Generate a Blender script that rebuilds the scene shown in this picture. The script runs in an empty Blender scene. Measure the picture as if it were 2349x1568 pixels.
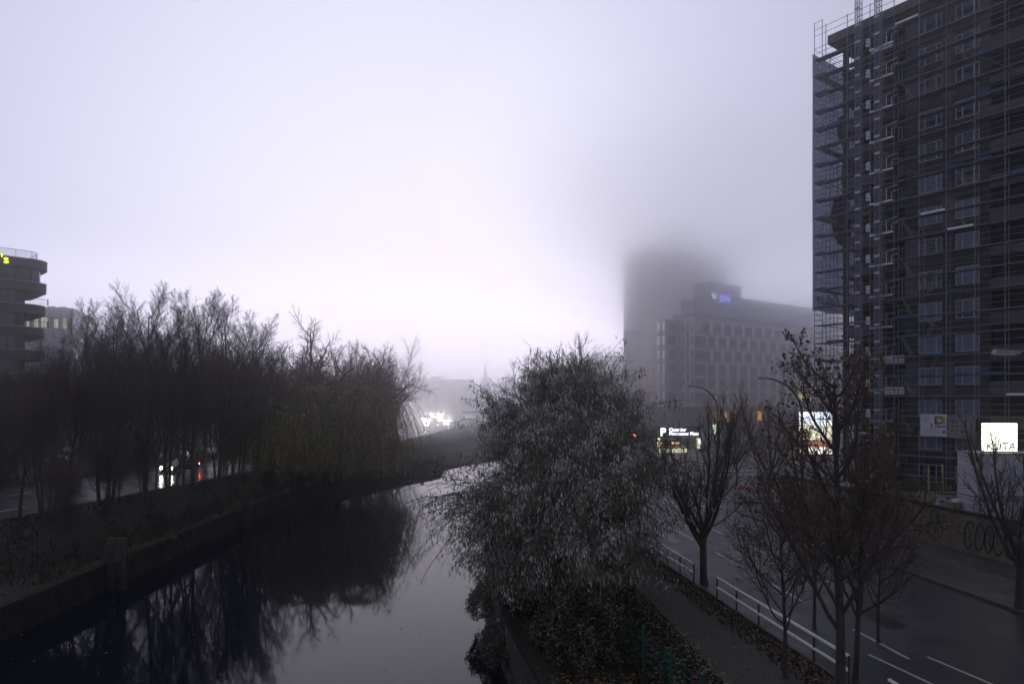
import bpy, math, random
import numpy as np
from mathutils import Vector, Matrix

R = math.radians
sc = bpy.context.scene
COL = sc.collection

# ------------------------------------------------------------------ camera
CAM_H = 8.3
cam_d = bpy.data.cameras.new('camera')
cam = bpy.data.objects.new('camera', cam_d)
COL.objects.link(cam)
cam.location = (0, 0, CAM_H)
cam.rotation_euler = (R(90), 0, 0)
cam_d.lens = 24.0
cam_d.sensor_width = 36.0
cam_d.shift_y = 0.0579
cam_d.clip_start = 0.2
cam_d.clip_end = 3000
sc.camera = cam

# ------------------------------------------------------------------ sky
w = bpy.data.worlds.new('World')
sc.world = w
w.use_nodes = True
nt = w.node_tree
nt.nodes.clear()
def N(t, **k):
    n = nt.nodes.new(t)
    for a, b in k.items():
        setattr(n, a, b)
    return n
out = N('ShaderNodeOutputWorld')
tc = N('ShaderNodeTexCoord')
nrm = N('ShaderNodeVectorMath', operation='NORMALIZE')
nt.links.new(tc.outputs['Generated'], nrm.inputs[0])
GLOW = Vector((-0.15, 1.0, 0.20)).normalized()
dot = N('ShaderNodeVectorMath', operation='DOT_PRODUCT')
nt.links.new(nrm.outputs[0], dot.inputs[0])
dot.inputs[1].default_value = GLOW
mr = N('ShaderNodeMapRange')
mr.inputs['From Min'].default_value = -1
mr.inputs['From Max'].default_value = 1
nt.links.new(dot.outputs['Value'], mr.inputs['Value'])
ramp = N('ShaderNodeValToRGB')
stops = [(0.0, (.20, .212, .275)), (.5, (.235, .248, .32)), (.70, (.30, .31, .39)), (.80, (.355, .36, .455)), (.86, (.46, .465, .60)),
         (.91, (.57, .572, .76)), (.95, (.71, .708, .93)), (.98, (.83, .825, 1.01)), (1.0, (.91, .90, 1.04))]
el = ramp.color_ramp.elements
el[0].position, el[0].color = stops[0][0], (*stops[0][1], 1)
el[1].position, el[1].color = stops[-1][0], (*stops[-1][1], 1)
for p, c in stops[1:-1]:
    e = el.new(p)
    e.color = (*c, 1)
nt.links.new(mr.outputs[0], ramp.inputs[0])
sep = N('ShaderNodeSeparateXYZ')
nt.links.new(nrm.outputs[0], sep.inputs[0])
mr2 = N('ShaderNodeMapRange')          # pinker towards the horizon
mr2.inputs['From Min'].default_value = -0.02
mr2.inputs['From Max'].default_value = 0.24
mr2.interpolation_type = 'SMOOTHERSTEP'
nt.links.new(sep.outputs['Z'], mr2.inputs['Value'])
tint = N('ShaderNodeMix', data_type='RGBA')
tint.inputs['A'].default_value = (2.15, 2.03, 2.03, 1)
tint.inputs['B'].default_value = (1, 1, 1, 1)
nt.links.new(mr2.outputs[0], tint.inputs['Factor'])
mul = N('ShaderNodeMix', data_type='RGBA', blend_type='MULTIPLY')
mul.inputs['Factor'].default_value = 1
nt.links.new(ramp.outputs[0], mul.inputs['A'])
nt.links.new(tint.outputs['Result'], mul.inputs['B'])
bg1 = N('ShaderNodeBackground')
bg1.inputs['Strength'].default_value = 1.0
nt.links.new(mul.outputs['Result'], bg1.inputs['Color'])
sky = N('ShaderNodeTexSky', sky_type='NISHITA', sun_disc=False)
sky.sun_elevation = R(3)
sky.sun_rotation = R(-6)
sky.air_density = 2.0
sky.dust_density = 6.0
bg2 = N('ShaderNodeBackground')
bg2.inputs['Strength'].default_value = 0.01
nt.links.new(sky.outputs[0], bg2.inputs['Color'])
add = N('ShaderNodeAddShader')
nt.links.new(bg1.outputs[0], add.inputs[0])
nt.links.new(bg2.outputs[0], add.inputs[1])
nt.links.new(add.outputs[0], out.inputs['Surface'])

# weak, wide pre-sunrise sun behind the fog
sun_d = bpy.data.lights.new('sun', 'SUN')
sun_d.energy = 0.06
sun_d.angle = R(50)
sun_d.color = (1, .93, .88)
sun = bpy.data.objects.new('sun', sun_d)
COL.objects.link(sun)
sun.rotation_euler = (R(84), 0, R(180 + 6))

sc.view_settings.view_transform = 'Standard'
sc.view_settings.look = 'None'
sc.view_settings.exposure = 0
sc.view_settings.gamma = 1
cy = sc.cycles
cy.max_bounces = 8
cy.diffuse_bounces = 2
cy.glossy_bounces = 3
cy.transmission_bounces = 4
cy.transparent_max_bounces = 12
cy.volume_bounces = 6
cy.sample_clamp_indirect = 4
cy.caustics_reflective = False
cy.caustics_refractive = False
try:
    cy.use_denoising = True
except Exception:
    pass

# ------------------------------------------------------------------ picture to world
F = 1566.0
HZ = 920.0
CX = 1174.5
def gp(x, y, z=0.0):
    """point on the level z seen at photo position (x, y) (2349 px wide copy)"""
    Y = (CAM_H - z) * F / (y - HZ)
    return Vector(((x - CX) / F * Y, Y, z))
def dp(x, y, Y):
    return Vector(((x - CX) / F * Y, Y, CAM_H - (y - HZ) / F * Y))
def lerp_tab(tab, y):
    if y <= tab[0][0]:
        return tab[0][1]
    for (a, b), (c, d) in zip(tab, tab[1:]):
        if y <= c:
            return b + (d - b) * (y - a) / (c - a)
    return tab[-1][1]

# ------------------------------------------------------------------ materials
MATS = {}
def mat(name, col, rough=.8, metal=0., var=.25, scale=3., emit=None, estr=0., bump=0., spec=.5, streak=None, coat=0.):
    if name in MATS:
        return MATS[name]
    m = bpy.data.materials.new(name)
    m.use_nodes = True
    t = m.node_tree
    b = t.nodes['Principled BSDF']
    b.inputs['Roughness'].default_value = rough
    b.inputs['Metallic'].default_value = metal
    b.inputs['Specular IOR Level'].default_value = spec
    if coat:
        b.inputs['Coat Weight'].default_value = coat
    L = t.links
    if var > 0:
        co = t.nodes.new('ShaderNodeTexCoord')
        mp = t.nodes.new('ShaderNodeMapping')
        mp.inputs['Scale'].default_value = streak or (1, 1, 1)
        L.new(co.outputs['Object'], mp.inputs[0])
        nz = t.nodes.new('ShaderNodeTexNoise')
        nz.inputs['Scale'].default_value = scale
        nz.inputs['Detail'].default_value = 6
        nz.inputs['Roughness'].default_value = .65
        L.new(mp.outputs[0], nz.inputs[0])
        rp = t.nodes.new('ShaderNodeValToRGB')
        rp.color_ramp.elements[0].position = .3
        rp.color_ramp.elements[1].position = .7
        rp.color_ramp.elements[0].color = (*[c * (1 - var) for c in col], 1)
        rp.color_ramp.elements[1].color = (*[min(1, c * (1 + var)) for c in col], 1)
        L.new(nz.outputs['Fac'], rp.inputs[0])
        L.new(rp.outputs[0], b.inputs['Base Color'])
        if bump:
            bp = t.nodes.new('ShaderNodeBump')
            bp.inputs['Strength'].default_value = bump
            bp.inputs['Distance'].default_value = .05
            L.new(nz.outputs['Fac'], bp.inputs['Height'])
            L.new(bp.outputs[0], b.inputs['Normal'])
    else:
        b.inputs['Base Color'].default_value = (*col, 1)
    if emit:
        b.inputs['Emission Color'].default_value = (*emit, 1)
        b.inputs['Emission Strength'].default_value = estr
    MATS[name] = m
    return m

# ------------------------------------------------------------------ mesh helper
def P(o, label=None, cat=None, group=None, kind=None):
    if label: o['label'] = label
    if cat: o['category'] = cat
    if group: o['group'] = group
    if kind: o['kind'] = kind
    return o
def empty(name, label, cat, loc=(0, 0, 0), rz=0., group=None):
    o = bpy.data.objects.new(name, None)
    o.empty_display_size = .5
    COL.objects.link(o)
    o.location = loc
    o.rotation_euler = (0, 0, rz)
    return P(o, label, cat, group)
class MB:
    def __init__(s):
        s.v, s.f, s.m = [], [], []
    def quad(s, a, b, c, d, m=0):
        n = len(s.v)
        s.v += [tuple(a), tuple(b), tuple(c), tuple(d)]
        s.f.append((n, n + 1, n + 2, n + 3)); s.m.append(m)
        return s
    def poly(s, pts, m=0):
        n = len(s.v)
        s.v += [tuple(p) for p in pts]
        s.f.append(tuple(range(n, n + len(pts)))); s.m.append(m)
        return s
    def hexa(s, p, m=0):
        n = len(s.v)
        s.v += [tuple(q) for q in p]
        for f in ((3, 2, 1, 0), (4, 5, 6, 7), (0, 1, 5, 4), (1, 2, 6, 5), (2, 3, 7, 6), (3, 0, 4, 7)):
            s.f.append(tuple(n + i for i in f)); s.m.append(m)
        return s
    def box(s, x0, x1, y0, y1, z0, z1, m=0):
        return s.hexa([(x0, y0, z0), (x1, y0, z0), (x1, y1, z0), (x0, y1, z0), (x0, y0, z1), (x1, y0, z1), (x1, y1, z1), (x0, y1, z1)], m)
    def tube(s, pts, r, n=6, m=0, cap=True):
        pts = [Vector(p) for p in pts]
        rs = r if isinstance(r, (list, tuple)) else [r] * len(pts)
        base = len(s.v)
        for i, p in enumerate(pts):
            d = (pts[min(i + 1, len(pts) - 1)] - pts[max(i - 1, 0)]).normalized()
            a = d.orthogonal().normalized() if abs(d.z) < .9 else Vector((1, 0, 0)) - d * d.x
            if abs(d.z) < .9:
                a = d.cross(Vector((0, 0, 1))).normalized()
            a.normalize()
            b = d.cross(a)
            for k in range(n):
                t = 2 * math.pi * k / n
                s.v.append(tuple(p + (a * math.cos(t) + b * math.sin(t)) * rs[i]))
        for i in range(len(pts) - 1):
            for k in range(n):
                k2 = (k + 1) % n
                s.f.append((base + i * n + k, base + i * n + k2, base + (i + 1) * n + k2, base + (i + 1) * n + k)); s.m.append(m)
        if cap:
            s.f.append(tuple(base + k for k in range(n))[::-1]); s.m.append(m)
            e = base + (len(pts) - 1) * n
            s.f.append(tuple(e + k for k in range(n))); s.m.append(m)
        return s
    def prism(s, prof, x0, x1, m=0):
        """profile in (y,z) extruded along x"""
        n = len(prof); b = len(s.v)
        s.v += [(x0, y, z) for y, z in prof] + [(x1, y, z) for y, z in prof]
        for i in range(n):
            j = (i + 1) % n
            s.f.append((b + i, b + j, b + n + j, b + n + i)); s.m.append(m)
        s.f.append(tuple(b + i for i in range(n))[::-1]); s.m.append(m)
        s.f.append(tuple(b + n + i for i in range(n))); s.m.append(m)
        return s
    def xf(s, M):
        s.v = [tuple(M @ Vector(p)) for p in s.v]
        return s
    def mesh(s, name, mats):
        me = bpy.data.meshes.new(name)
        me.from_pydata(s.v, [], s.f)
        for x in (mats if isinstance(mats, (list, tuple)) else [mats]):
            me.materials.append(x)
        if any(s.m):
            me.polygons.foreach_set('material_index', s.m)
        me.update()
        return me
    def build(s, name, mats, parent=None, smooth=False, **k):
        me = s.mesh(name, mats)
        if smooth:
            me.polygons.foreach_set('use_smooth', [True] * len(me.polygons))
        o = bpy.data.objects.new(name, me)
        COL.objects.link(o)
        if parent is not None:
            o.parent = parent
        return P(o, **k)
def link_mesh(name, me, parent=None, loc=None):
    o = bpy.data.objects.new(name, me)
    COL.objects.link(o)
    if parent is not None: o.parent = parent
    if loc is not None: o.location = loc
    return o
KIDS = {}
def copy_tree(o, parent=None, kids=None):
    if kids is None:
        kids = {}
        for x in bpy.data.objects:
            if x.parent is not None:
                kids.setdefault(x.parent.name, []).append(x)
    c = o.copy()
    COL.objects.link(c)
    if parent is not None: c.parent = parent
    for ch in kids.get(o.name, []):
        copy_tree(ch, c, kids)
    return c
def text_mesh(txt, size, depth=.02, align='LEFT', bold=0.):
    cu = bpy.data.curves.new('t', 'FONT')
    cu.body = txt
    cu.size = size
    cu.extrude = depth
    cu.offset = bold
    cu.align_x = align
    o = bpy.data.objects.new('t', cu)
    COL.objects.link(o)
    dg = bpy.context.evaluated_depsgraph_get()
    me = bpy.data.meshes.new_from_object(o.evaluated_get(dg))
    bpy.data.objects.remove(o)
    bpy.data.curves.remove(cu)
    return me
def put_text(name, txt, size, m, parent, loc, xdir, up=(0, 0, 1), depth=.02, align='LEFT', bold=0., **k):
    me = text_mesh(txt, size, depth, align, bold)
    me.materials.clear(); me.materials.append(m)
    o = bpy.data.objects.new(name, me)
    COL.objects.link(o)
    x = Vector(xdir).normalized(); u = Vector(up).normalized(); n = x.cross(u)
    M = Matrix((x, u, n)).transposed().to_4x4()
    M.translation = Vector(loc)
    if parent is not None:
        o.parent = parent
    o.matrix_local = M
    return P(o, **k)

# ================================================================== GROUND, WATER, ROADS
LEFT = [(-40, -22.5), (30, -23), (58, -23.5), (76, -22.6), (85, -20.8), (94, -18), (103, -14.2), (109, -11.3), (120, -7.5), (135, 1), (160, 7), (200, 3), (250, -5),
        (313, -14), (402, -27), (560, -50), (700, -70)]
RIGHT = [(-40, 8), (0, 4.5), (12, 2.4), (20.9, .8), (26.8, -.3), (34, -1.2), (48, -1.9), (70, -1.2), (84, -.2), (98, -.2), (106, 1.5), (114, 9), (124, 18), (150, 26),
         (200, 24), (250, 16), (313, 8), (402, -6), (560, -28), (700, -50)]
LROAD = [(-40, -42), (20, -39), (52, -35), (80, -31), (125, -25), (167, -20.9), (206, -18.9), (240, -20.5), (300, -28), (400, -38), (541, -50), (700, -60)]
RK = [(-40, 17.85), (50, 5.9), (58, 6.3), (66, 7.6), (75, 9.6), (88, 12.2), (100, 14.6), (125, 18.6), (160, 23.5), (251, 33), (400, 50), (700, 90)]
WATER_Z, TOW_Z = -2.5, -1.0
tz = lambda y: lerp_tab([(-40, -1.0), (108.5, -1.0), (110, -2.2), (210, -2.25), (320, -1.2), (700, -1.2)], y)
ST = sorted(set([y for t in (LEFT, RIGHT, LROAD, RK) for y, _ in t] + list(range(-40, 150, 6)) + [108.5, 110] + list(range(150, 700, 20))))

m_soil = mat('damp_soil_and_leaves', (.024, .021, .016), .95, var=.6, scale=1.6, bump=.6)
m_wallstone = mat('canal_wall_stone', (.026, .025, .021), .9, var=.75, scale=2.0, bump=.5, spec=.1, streak=(1, 1, .35))
m_coping = mat('coping_stone', (.032, .031, .026), .95, spec=.1, var=.4, scale=2.2, bump=.4)

def strip(name, cols, mats, mi=None, y0=-40, y1=700, thick=False, **k):
    """cols: list of functions y -> (x, z); sheet between successive columns"""
    b = MB()
    ys = [y for y in ST if y0 <= y <= y1]
    ys = sorted(set(ys + [y0, y1]))
    nc = len(cols)
    for y in ys:
        for c in cols:
            x, z = c(y)
            b.v.append((x, y, z))
    for i in range(len(ys) - 1):
        for j in range(nc - 1):
            a = i * nc + j
            b.f.append((a, a + 1, a + nc + 1, a + nc)); b.m.append(mi[j] if mi else 0)
    return b.build(name, mats, **k)
T = lerp_tab
xl = lambda y: T(LEFT, y)
xr = lambda y: T(RIGHT, y)
xroad = lambda y: T(LROAD, y)
xk = lambda y: T(RK, y)

# ground: one sheet per bank with the canal walls cut into it
gl = strip('ground', [lambda y: (-900, 0), lambda y: (xroad(y) - 40, 0), lambda y: (xroad(y) + .4, -.02),
                      lambda y: ((xroad(y) + xl(y)) / 2 + .3, -.35), lambda y: (min(xl(y) - 2.2, (xroad(y) * .25 + xl(y) * .75)), tz(y) + (.35 if y > 109 else 0)), lambda y: (xl(y) - .45, tz(y))],
           [m_soil], kind='structure', label='damp leaf covered ground on both canal banks')
bw = MB()
ys = ST
def wallpoly(fx, z0, z1, sgn, cop):
    bb = MB()
    n = 0
    for y in ys:
        x = fx(y)
        if cop: z1 = tz(y) + .05
        bb.v += [(x, y, z0), (x, y, z1 - .22), (x + sgn * -.06, y, z1 - .22), (x + sgn * -.06, y, z1), (x + sgn * .5, y, z1), (x + sgn * .5, y, z1 - .1)]
    for i in range(len(ys) - 1):
        for j in range(5):
            a = i * 6 + j
            bb.f.append((a, a + 1, a + 7, a + 6)); bb.m.append(1 if j >= 1 else 0)
    return bb
wallpoly(xl, WATER_Z - 1.2, TOW_Z + .05, -1, 1).build('canal_wall', [m_wallstone, m_coping], label='low stone quay wall along the far side of the canal', cat='quay wall')
m_lichen = bpy.data.materials.new('lichen_streaked_brick'); m_lichen.use_nodes = True
t = m_lichen.node_tree; b_ = t.nodes['Principled BSDF']; b_.inputs['Roughness'].default_value = .9
co = t.nodes.new('ShaderNodeTexCoord'); mp = t.nodes.new('ShaderNodeMapping'); mp.inputs['Rotation'].default_value = (0, math.pi / 2, 0)
bk = t.nodes.new('ShaderNodeTexBrick'); bk.inputs['Scale'].default_value = 1.6; bk.inputs['Color1'].default_value = (.035, .03, .027, 1); bk.inputs['Color2'].default_value = (.055, .047, .04, 1); bk.inputs['Mortar'].default_value = (.015, .014, .013, 1)
bk.inputs['Mortar Size'].default_value = .03
t.links.new(co.outputs['Object'], mp.inputs[0]); t.links.new(mp.outputs[0], bk.inputs[0])
nz = t.nodes.new('ShaderNodeTexNoise'); nz.inputs['Scale'].default_value = 1.3; nz.inputs['Detail'].default_value = 9; nz.inputs['Roughness'].default_value = .75
t.links.new(co.outputs['Object'], nz.inputs[0])
rp = t.nodes.new('ShaderNodeMapRange'); rp.inputs['From Min'].default_value = .54; rp.inputs['From Max'].default_value = .66; t.links.new(nz.outputs['Fac'], rp.inputs['Value'])
mx = t.nodes.new('ShaderNodeMix'); mx.data_type = 'RGBA'; mx.inputs['B'].default_value = (.26, .24, .27, 1)
t.links.new(rp.outputs[0], mx.inputs['Factor']); t.links.new(bk.outputs[0], mx.inputs['A']); t.links.new(mx.outputs['Result'], b_.inputs['Base Color'])
wallpoly(xr, WATER_Z - 1.2, -.05, 1, 0).build('canal_wall', [m_lichen, m_coping], label='tall mossy quay wall under the willows on the near side', cat='quay wall')

# grass / leaf litter material for right bank
m_rg = bpy.data.materials.new('grass_with_leaf_litter'); m_rg.use_nodes = True
t = m_rg.node_tree; b_ = t.nodes['Principled BSDF']; b_.inputs['Roughness'].default_value = .95
co = t.nodes.new('ShaderNodeTexCoord')
n1 = t.nodes.new('ShaderNodeTexNoise'); n1.inputs['Scale'].default_value = .35; n1.inputs['Detail'].default_value = 5
n2 = t.nodes.new('ShaderNodeTexNoise'); n2.inputs['Scale'].default_value = 7; n2.inputs['Detail'].default_value = 8; n2.inputs['Roughness'].default_value = .8
t.links.new(co.outputs['Object'], n1.inputs[0]); t.links.new(co.outputs['Object'], n2.inputs[0])
r1 = t.nodes.new('ShaderNodeValToRGB'); r1.color_ramp.elements[0].position = .42; r1.color_ramp.elements[1].position = .6
r1.color_ramp.elements[0].color = (.020, .028, .012, 1); r1.color_ramp.elements[1].color = (.045, .03, .018, 1)
r2 = t.nodes.new('ShaderNodeValToRGB'); r2.color_ramp.elements[0].position = .5; r2.color_ramp.elements[1].position = .72
r2.color_ramp.elements[0].color = (.6, .6, .6, 1); r2.color_ramp.elements[1].color = (3.6, 3.2, 2.7, 1)
mx = t.nodes.new('ShaderNodeMix'); mx.data_type = 'RGBA'; mx.blend_type = 'MULTIPLY'; mx.inputs['Factor'].default_value = 1
t.links.new(n1.outputs['Fac'], r1.inputs[0]); t.links.new(n2.outputs['Fac'], r2.inputs[0])
t.links.new(r1.outputs[0], mx.inputs['A']); t.links.new(r2.outputs[0], mx.inputs['B']); t.links.new(mx.outputs['Result'], b_.inputs['Base Color'])
bp = t.nodes.new('ShaderNodeBump'); bp.inputs['Strength'].default_value = .8; bp.inputs['Distance'].default_value = .08
t.links.new(n2.outputs['Fac'], bp.inputs['Height']); t.links.new(bp.outputs[0], b_.inputs['Normal'])

strip('ground', [lambda y: (xr(y) + .45, -.12), lambda y: (xk(y) - .2, -.03), lambda y: (xk(y) + 40, -.03), lambda y: (900, -.03)],
      [m_rg], kind='structure', label='grass verge and paved ground on the right bank')

# canal water
m_water = bpy.data.materials.new('still_canal_water'); m_water.use_nodes = True
t = m_water.node_tree; b_ = t.nodes['Principled BSDF']
b_.inputs['Base Color'].default_value = (.004, .006, .013, 1); b_.inputs['Roughness'].default_value = .035; b_.inputs['IOR'].default_value = 1.27
co = t.nodes.new('ShaderNodeTexCoord'); mp = t.nodes.new('ShaderNodeMapping'); mp.inputs['Scale'].default_value = (1, .35, 1)
nz = t.nodes.new('ShaderNodeTexNoise'); nz.inputs['Scale'].default_value = 1.4; nz.inputs['Detail'].default_value = 4
bp = t.nodes.new('ShaderNodeBump'); bp.inputs['Strength'].default_value = .05; bp.inputs['Distance'].default_value = .05
t.links.new(co.outputs['Object'], mp.inputs[0]); t.links.new(mp.outputs[0], nz.inputs[0]); t.links.new(nz.outputs['Fac'], bp.inputs['Height']); t.links.new(bp.outputs[0], b_.inputs['Normal'])
wb = MB()
for y in ys:
    wb.v += [(xl(y) - .4, y, WATER_Z), (xr(y) + .4, y, WATER_Z)]
for i in range(len(ys) - 1):
    a = i * 2
    wb.f.append((a, a + 1, a + 3, a + 2)); wb.m.append(0)
wb.build('water', m_water, kind='structure', label='still dark canal water mirroring the sky')

# wet asphalt
def asphalt(name, base, r0, r1, sc_=.5):
    m = bpy.data.materials.new(name); m.use_nodes = True
    t = m.node_tree; b = t.nodes['Principled BSDF']
    co = t.nodes.new('ShaderNodeTexCoord')
    n1 = t.nodes.new('ShaderNodeTexNoise'); n1.inputs['Scale'].default_value = sc_; n1.inputs['Detail'].default_value = 6
    n2 = t.nodes.new('ShaderNodeTexNoise'); n2.inputs['Scale'].default_value = 40; n2.inputs['Detail'].default_value = 3
    t.links.new(co.outputs['Object'], n1.inputs[0]); t.links.new(co.outputs['Object'], n2.inputs[0])
    rp = t.nodes.new('ShaderNodeMapRange'); rp.inputs['From Min'].default_value = .35; rp.inputs['From Max'].default_value = .65
    rp.inputs['To Min'].default_value = r0; rp.inputs['To Max'].default_value = r1
    t.links.new(n1.outputs['Fac'], rp.inputs['Value']); t.links.new(rp.outputs[0], b.inputs['Roughness'])
    cr = t.nodes.new('ShaderNodeValToRGB'); cr.color_ramp.elements[0].position = .3; cr.color_ramp.elements[1].position = .75
    cr.color_ramp.elements[0].color = (*[c * .7 for c in base], 1); cr.color_ramp.elements[1].color = (*[c * 1.35 for c in base], 1)
    t.links.new(n1.outputs['Fac'], cr.inputs[0]); t.links.new(cr.outputs[0], b.inputs['Base Color'])
    bp = t.nodes.new('ShaderNodeBump'); bp.inputs['Strength'].default_value = .18; bp.inputs['Distance'].default_value = .01
    t.links.new(n2.outputs['Fac'], bp.inputs['Height']); t.links.new(bp.outputs[0], b.inputs['Normal'])
    return m
m_asph = asphalt('wet_asphalt', (.018, .018, .024), .42, .6)
m_asphL = asphalt('very_wet_asphalt', (.04, .04, .045), .18, .27)
m_pave = asphalt('damp_paving', (.042, .040, .038), .45, .7, 1.2)
m_path = asphalt('gritty_path', (.055, .05, .042), .75, .95, .8)
m_redpave = asphalt('red_cycle_paving', (.036, .022, .021), .5, .7, 1.0)
m_kerb = mat('granite_kerb', (.07, .068, .066), .7, var=.3, scale=6)
m_white = mat('road_paint', (.34, .34, .34), .55, var=.25, scale=9)

strip('road', [lambda y: (xroad(y) - 14, .0), lambda y: (xroad(y), .0)], m_asphL, kind='structure', label='wet riverside road across the canal with queuing cars')
strip('road', [lambda y: (xroad(y) - 28, .02), lambda y: (xroad(y) - 18, .02)], m_asphL, y1=420, kind='structure', label='second carriageway beyond the planted strip across the canal')
RW = 10.9
def road_r(y):   # right kerb of the near road
    return xk(y) + T([(-40, RW), (52, RW), (60, 13), (75, 17), (111, 20), (160, 22), (700, 22)], y)
strip('road', [lambda y: (xk(y), .0), lambda y: (road_r(y), .0)], m_asph, kind='structure', label='dark two lane road beside the railing on the right')
# kerbs
def kerb(name, fx, y0, y1, label, side=1, h=.12):
    b = MB()
    yy = sorted(set([y for y in ST if y0 < y < y1] + [y0, y1]))
    n = 0
    for y in yy:
        x = fx(y)
        b.v += [(x, y, -.02), (x, y, h), (x + side * .16, y, h), (x + side * .16, y, -.04)]
    for i in range(len(yy) - 1):
        for j in range(3):
            a = i * 4 + j
            b.f.append((a, a + 1, a + 5, a + 4)); b.m.append(0)
    b.build(name, m_kerb, kind='structure', label=label)
kerb('kerb', lambda y: xk(y), -10, 200, 'granite kerb along the railing side of the road', -1, .06)
kerb('kerb', lambda y: road_r(y), -10, 52, 'granite kerb along the graffiti wall side of the road', 1)
kerb('kerb', lambda y: xroad(y), 20, 500, 'kerb on the canal side of the far road', 1, .10)
kerb('kerb', lambda y: xroad(y) - 14, 20, 400, 'kerb of the planted strip on the far road', -1, .12)
# right pavement + cycle lane up to the graffiti wall
def slab(name, fa, fb, y0, y1, z, m, label):
    return strip(name, [lambda y: (fa(y), z), lambda y: (fb(y), z)], m, y0=y0, y1=y1, kind='structure', label=label)
slab('pavement', lambda y: road_r(y) + .17, lambda y: road_r(y) + 9, -10, 54, .115, m_pave, 'grey paved footway in front of the graffiti wall')
slab('cycle_lane', lambda y: road_r(y) + 1.3, lambda y: road_r(y) + 3.1, -10, 50, .12, m_redpave, 'dull red cycle lane on the right pavement')
slab('pavement', lambda y: road_r(y) + .17, lambda y: road_r(y) + 60, 56, 200, .06, m_pave, 'wide paved forecourt beyond the crossing')
slab('path', lambda y: T([(0, 7.2), (20, 6.3), (26.7, 5.86), (37.4, 5.3), (60, 2.6), (90, 5.5), (110, 9)], y), lambda y: T([(0, 10), (25, 8.5), (39, 6.9), (60, 4.8), (90, 8.5), (110, 12)], y),
     0, 110, -.005, m_path, 'gravelly footpath between the leafy verge and the willows')
# road markings
def dash(x0, y0, x1, y1, wd=.14, z=.006, name='lane_marking', m=None):
    a = Vector((x0, y0, z)); b = Vector((x1, y1, z)); d = (b - a).normalized(); n = Vector((-d.y, d.x, 0)) * wd / 2
    return [a - n, b - n, b + n, a + n]
mb = MB()
yv = 22.0
while yv < 52:
    x = lambda y: 11.3 - .095 * (y - 36.5) + (0 if y > 26 else .03 * (26 - y))
    mb.quad(*dash(x(yv), yv, x(yv + 2.9), yv + 2.9)); yv += 6.3
for a, b in (((12.2, 55), (13.1, 58.2)), ((14.2, 61.5), (15.2, 64.8)), ((16.3, 69), (17, 72.2)), ((17.2, 74), (17.6, 77.3)), ((17.7, 79.5), (18.1, 82.8)), ((18.5, 86), (19.1, 90)), ((19.8, 94), (20.4, 98)), ((21, 102), (21.7, 107))):
    mb.quad(*dash(*a, *b))
yv = 30.
while yv < 56:
    mb.quad(*dash(14.6 - .12 * (yv - 31), yv, 14.6 - .12 * (yv - 28), yv + 3.0)); yv += 6.3
mb.quad(*dash(12.9, 18, 11.7, 22.4, .12)); mb.quad(*dash(14.8, 17.5, 13.5, 22.2, .12))
for k in range(6):
    mb.quad(*dash(8.1 + k * 1.7, 53.6, 8.15 + k * 1.7, 54.2, .9))
# zebra hatch wedge before the car park ramp
for k in range(7):
    mb.quad(*dash(24.2 + k * .35, 92 + k * 2.4, 25.4 + k * .55, 91.2 + k * 2.4, .3))
mb.build('lane_markings', m_white, kind='structure', label='white dashes and hatching painted on the near road')
mb = MB()
for lane in (3.5, 7, 10.5):
    yv = 24.
    while yv < 500:
        mb.quad(*dash(xroad(yv) - lane, yv, xroad(yv + 3) - lane, yv + 3, .13)); yv += 9
mb.build('lane_markings', m_white, kind='structure', label='white lane dashes on the far wet road')

# small things let into the near road
m_iron = mat('cast_iron_cover', (.05, .048, .045), .5, metal=.5, var=.4, scale=14)
m_tar = mat('fresh_tar_patch', (.010, .010, .011), .35, var=.3, scale=2)
for i, (x, y, lab) in enumerate(((13.6, 42.5, 'round iron manhole cover in the near road beside the forked tree'), (10.2, 30.5, 'round iron manhole cover near the railing gap'), (15.6, 33.0, 'round iron manhole cover in the right lane'))):
    b = MB()
    b.tube([(0, 0, -.02), (0, 0, .008)], .36, 20); o = b.build('manhole_cover', m_iron); o.location = (x, y, .0)
    P(o, lab, 'manhole cover', 'manhole covers in the near road')
for (x, y, w_, l_, a, lab) in ((12.6, 35.0, 1.1, 5.5, .12, 'dark tar patch in the middle of the near road'), (9.3, 44.0, .7, 8.0, .12, 'long tar strip beside the railing kerb'), (16.4, 38.5, 1.4, 3.0, .15, 'dark tar patch by the right kerb'), (14.0, 27.0, .9, 4.2, .1, 'tar patch close to the lane dashes')):
    b = MB(); b.poly([(x + math.cos(a) * u - math.sin(-a) * -v, y + v + u * a, .0035) for u, v in ((-w_ / 2, -l_ / 2), (w_ / 2, -l_ / 2 * .9), (w_ / 2 * 1.05, l_ / 2), (-w_ / 2 * .95, l_ / 2 * 1.04))])
    b.build('road_patch', m_tar, kind='structure', label=lab)

# ================================================================== TOWER UNDER SCAFFOLDING
TA = -math.atan2(.809, .588)
m_render = mat('weathered_grey_render', (.062, .057, .068), .9, var=.3, scale=.9, bump=.3)
m_render2 = mat('pale_fibre_cement_panel', (.13, .116, .13), .85, var=.2, scale=1.1)
m_slab = mat('raw_concrete_slab', (.10, .092, .09), .9, var=.35, scale=1.5, bump=.3)
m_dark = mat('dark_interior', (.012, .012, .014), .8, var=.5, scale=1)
m_yell = mat('yellow_insulation_wall', (.16, .12, .035), .9, var=.5, scale=1.5)
m_frame = mat('blue_grey_window_frame', (.46, .51, .66), .5, var=.15, scale=8)
m_glass = mat('dusk_window_glass', (.03, .035, .05), .08, var=.4, scale=1.5, spec=.8)
m_curt = mat('curtained_window_glass', (.17, .19, .28), .35, var=.5, scale=3, streak=(6, 6, .6))
m_galv = mat('galvanised_steel', (.42, .43, .47), .5, metal=.5, var=.3, scale=5)
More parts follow.
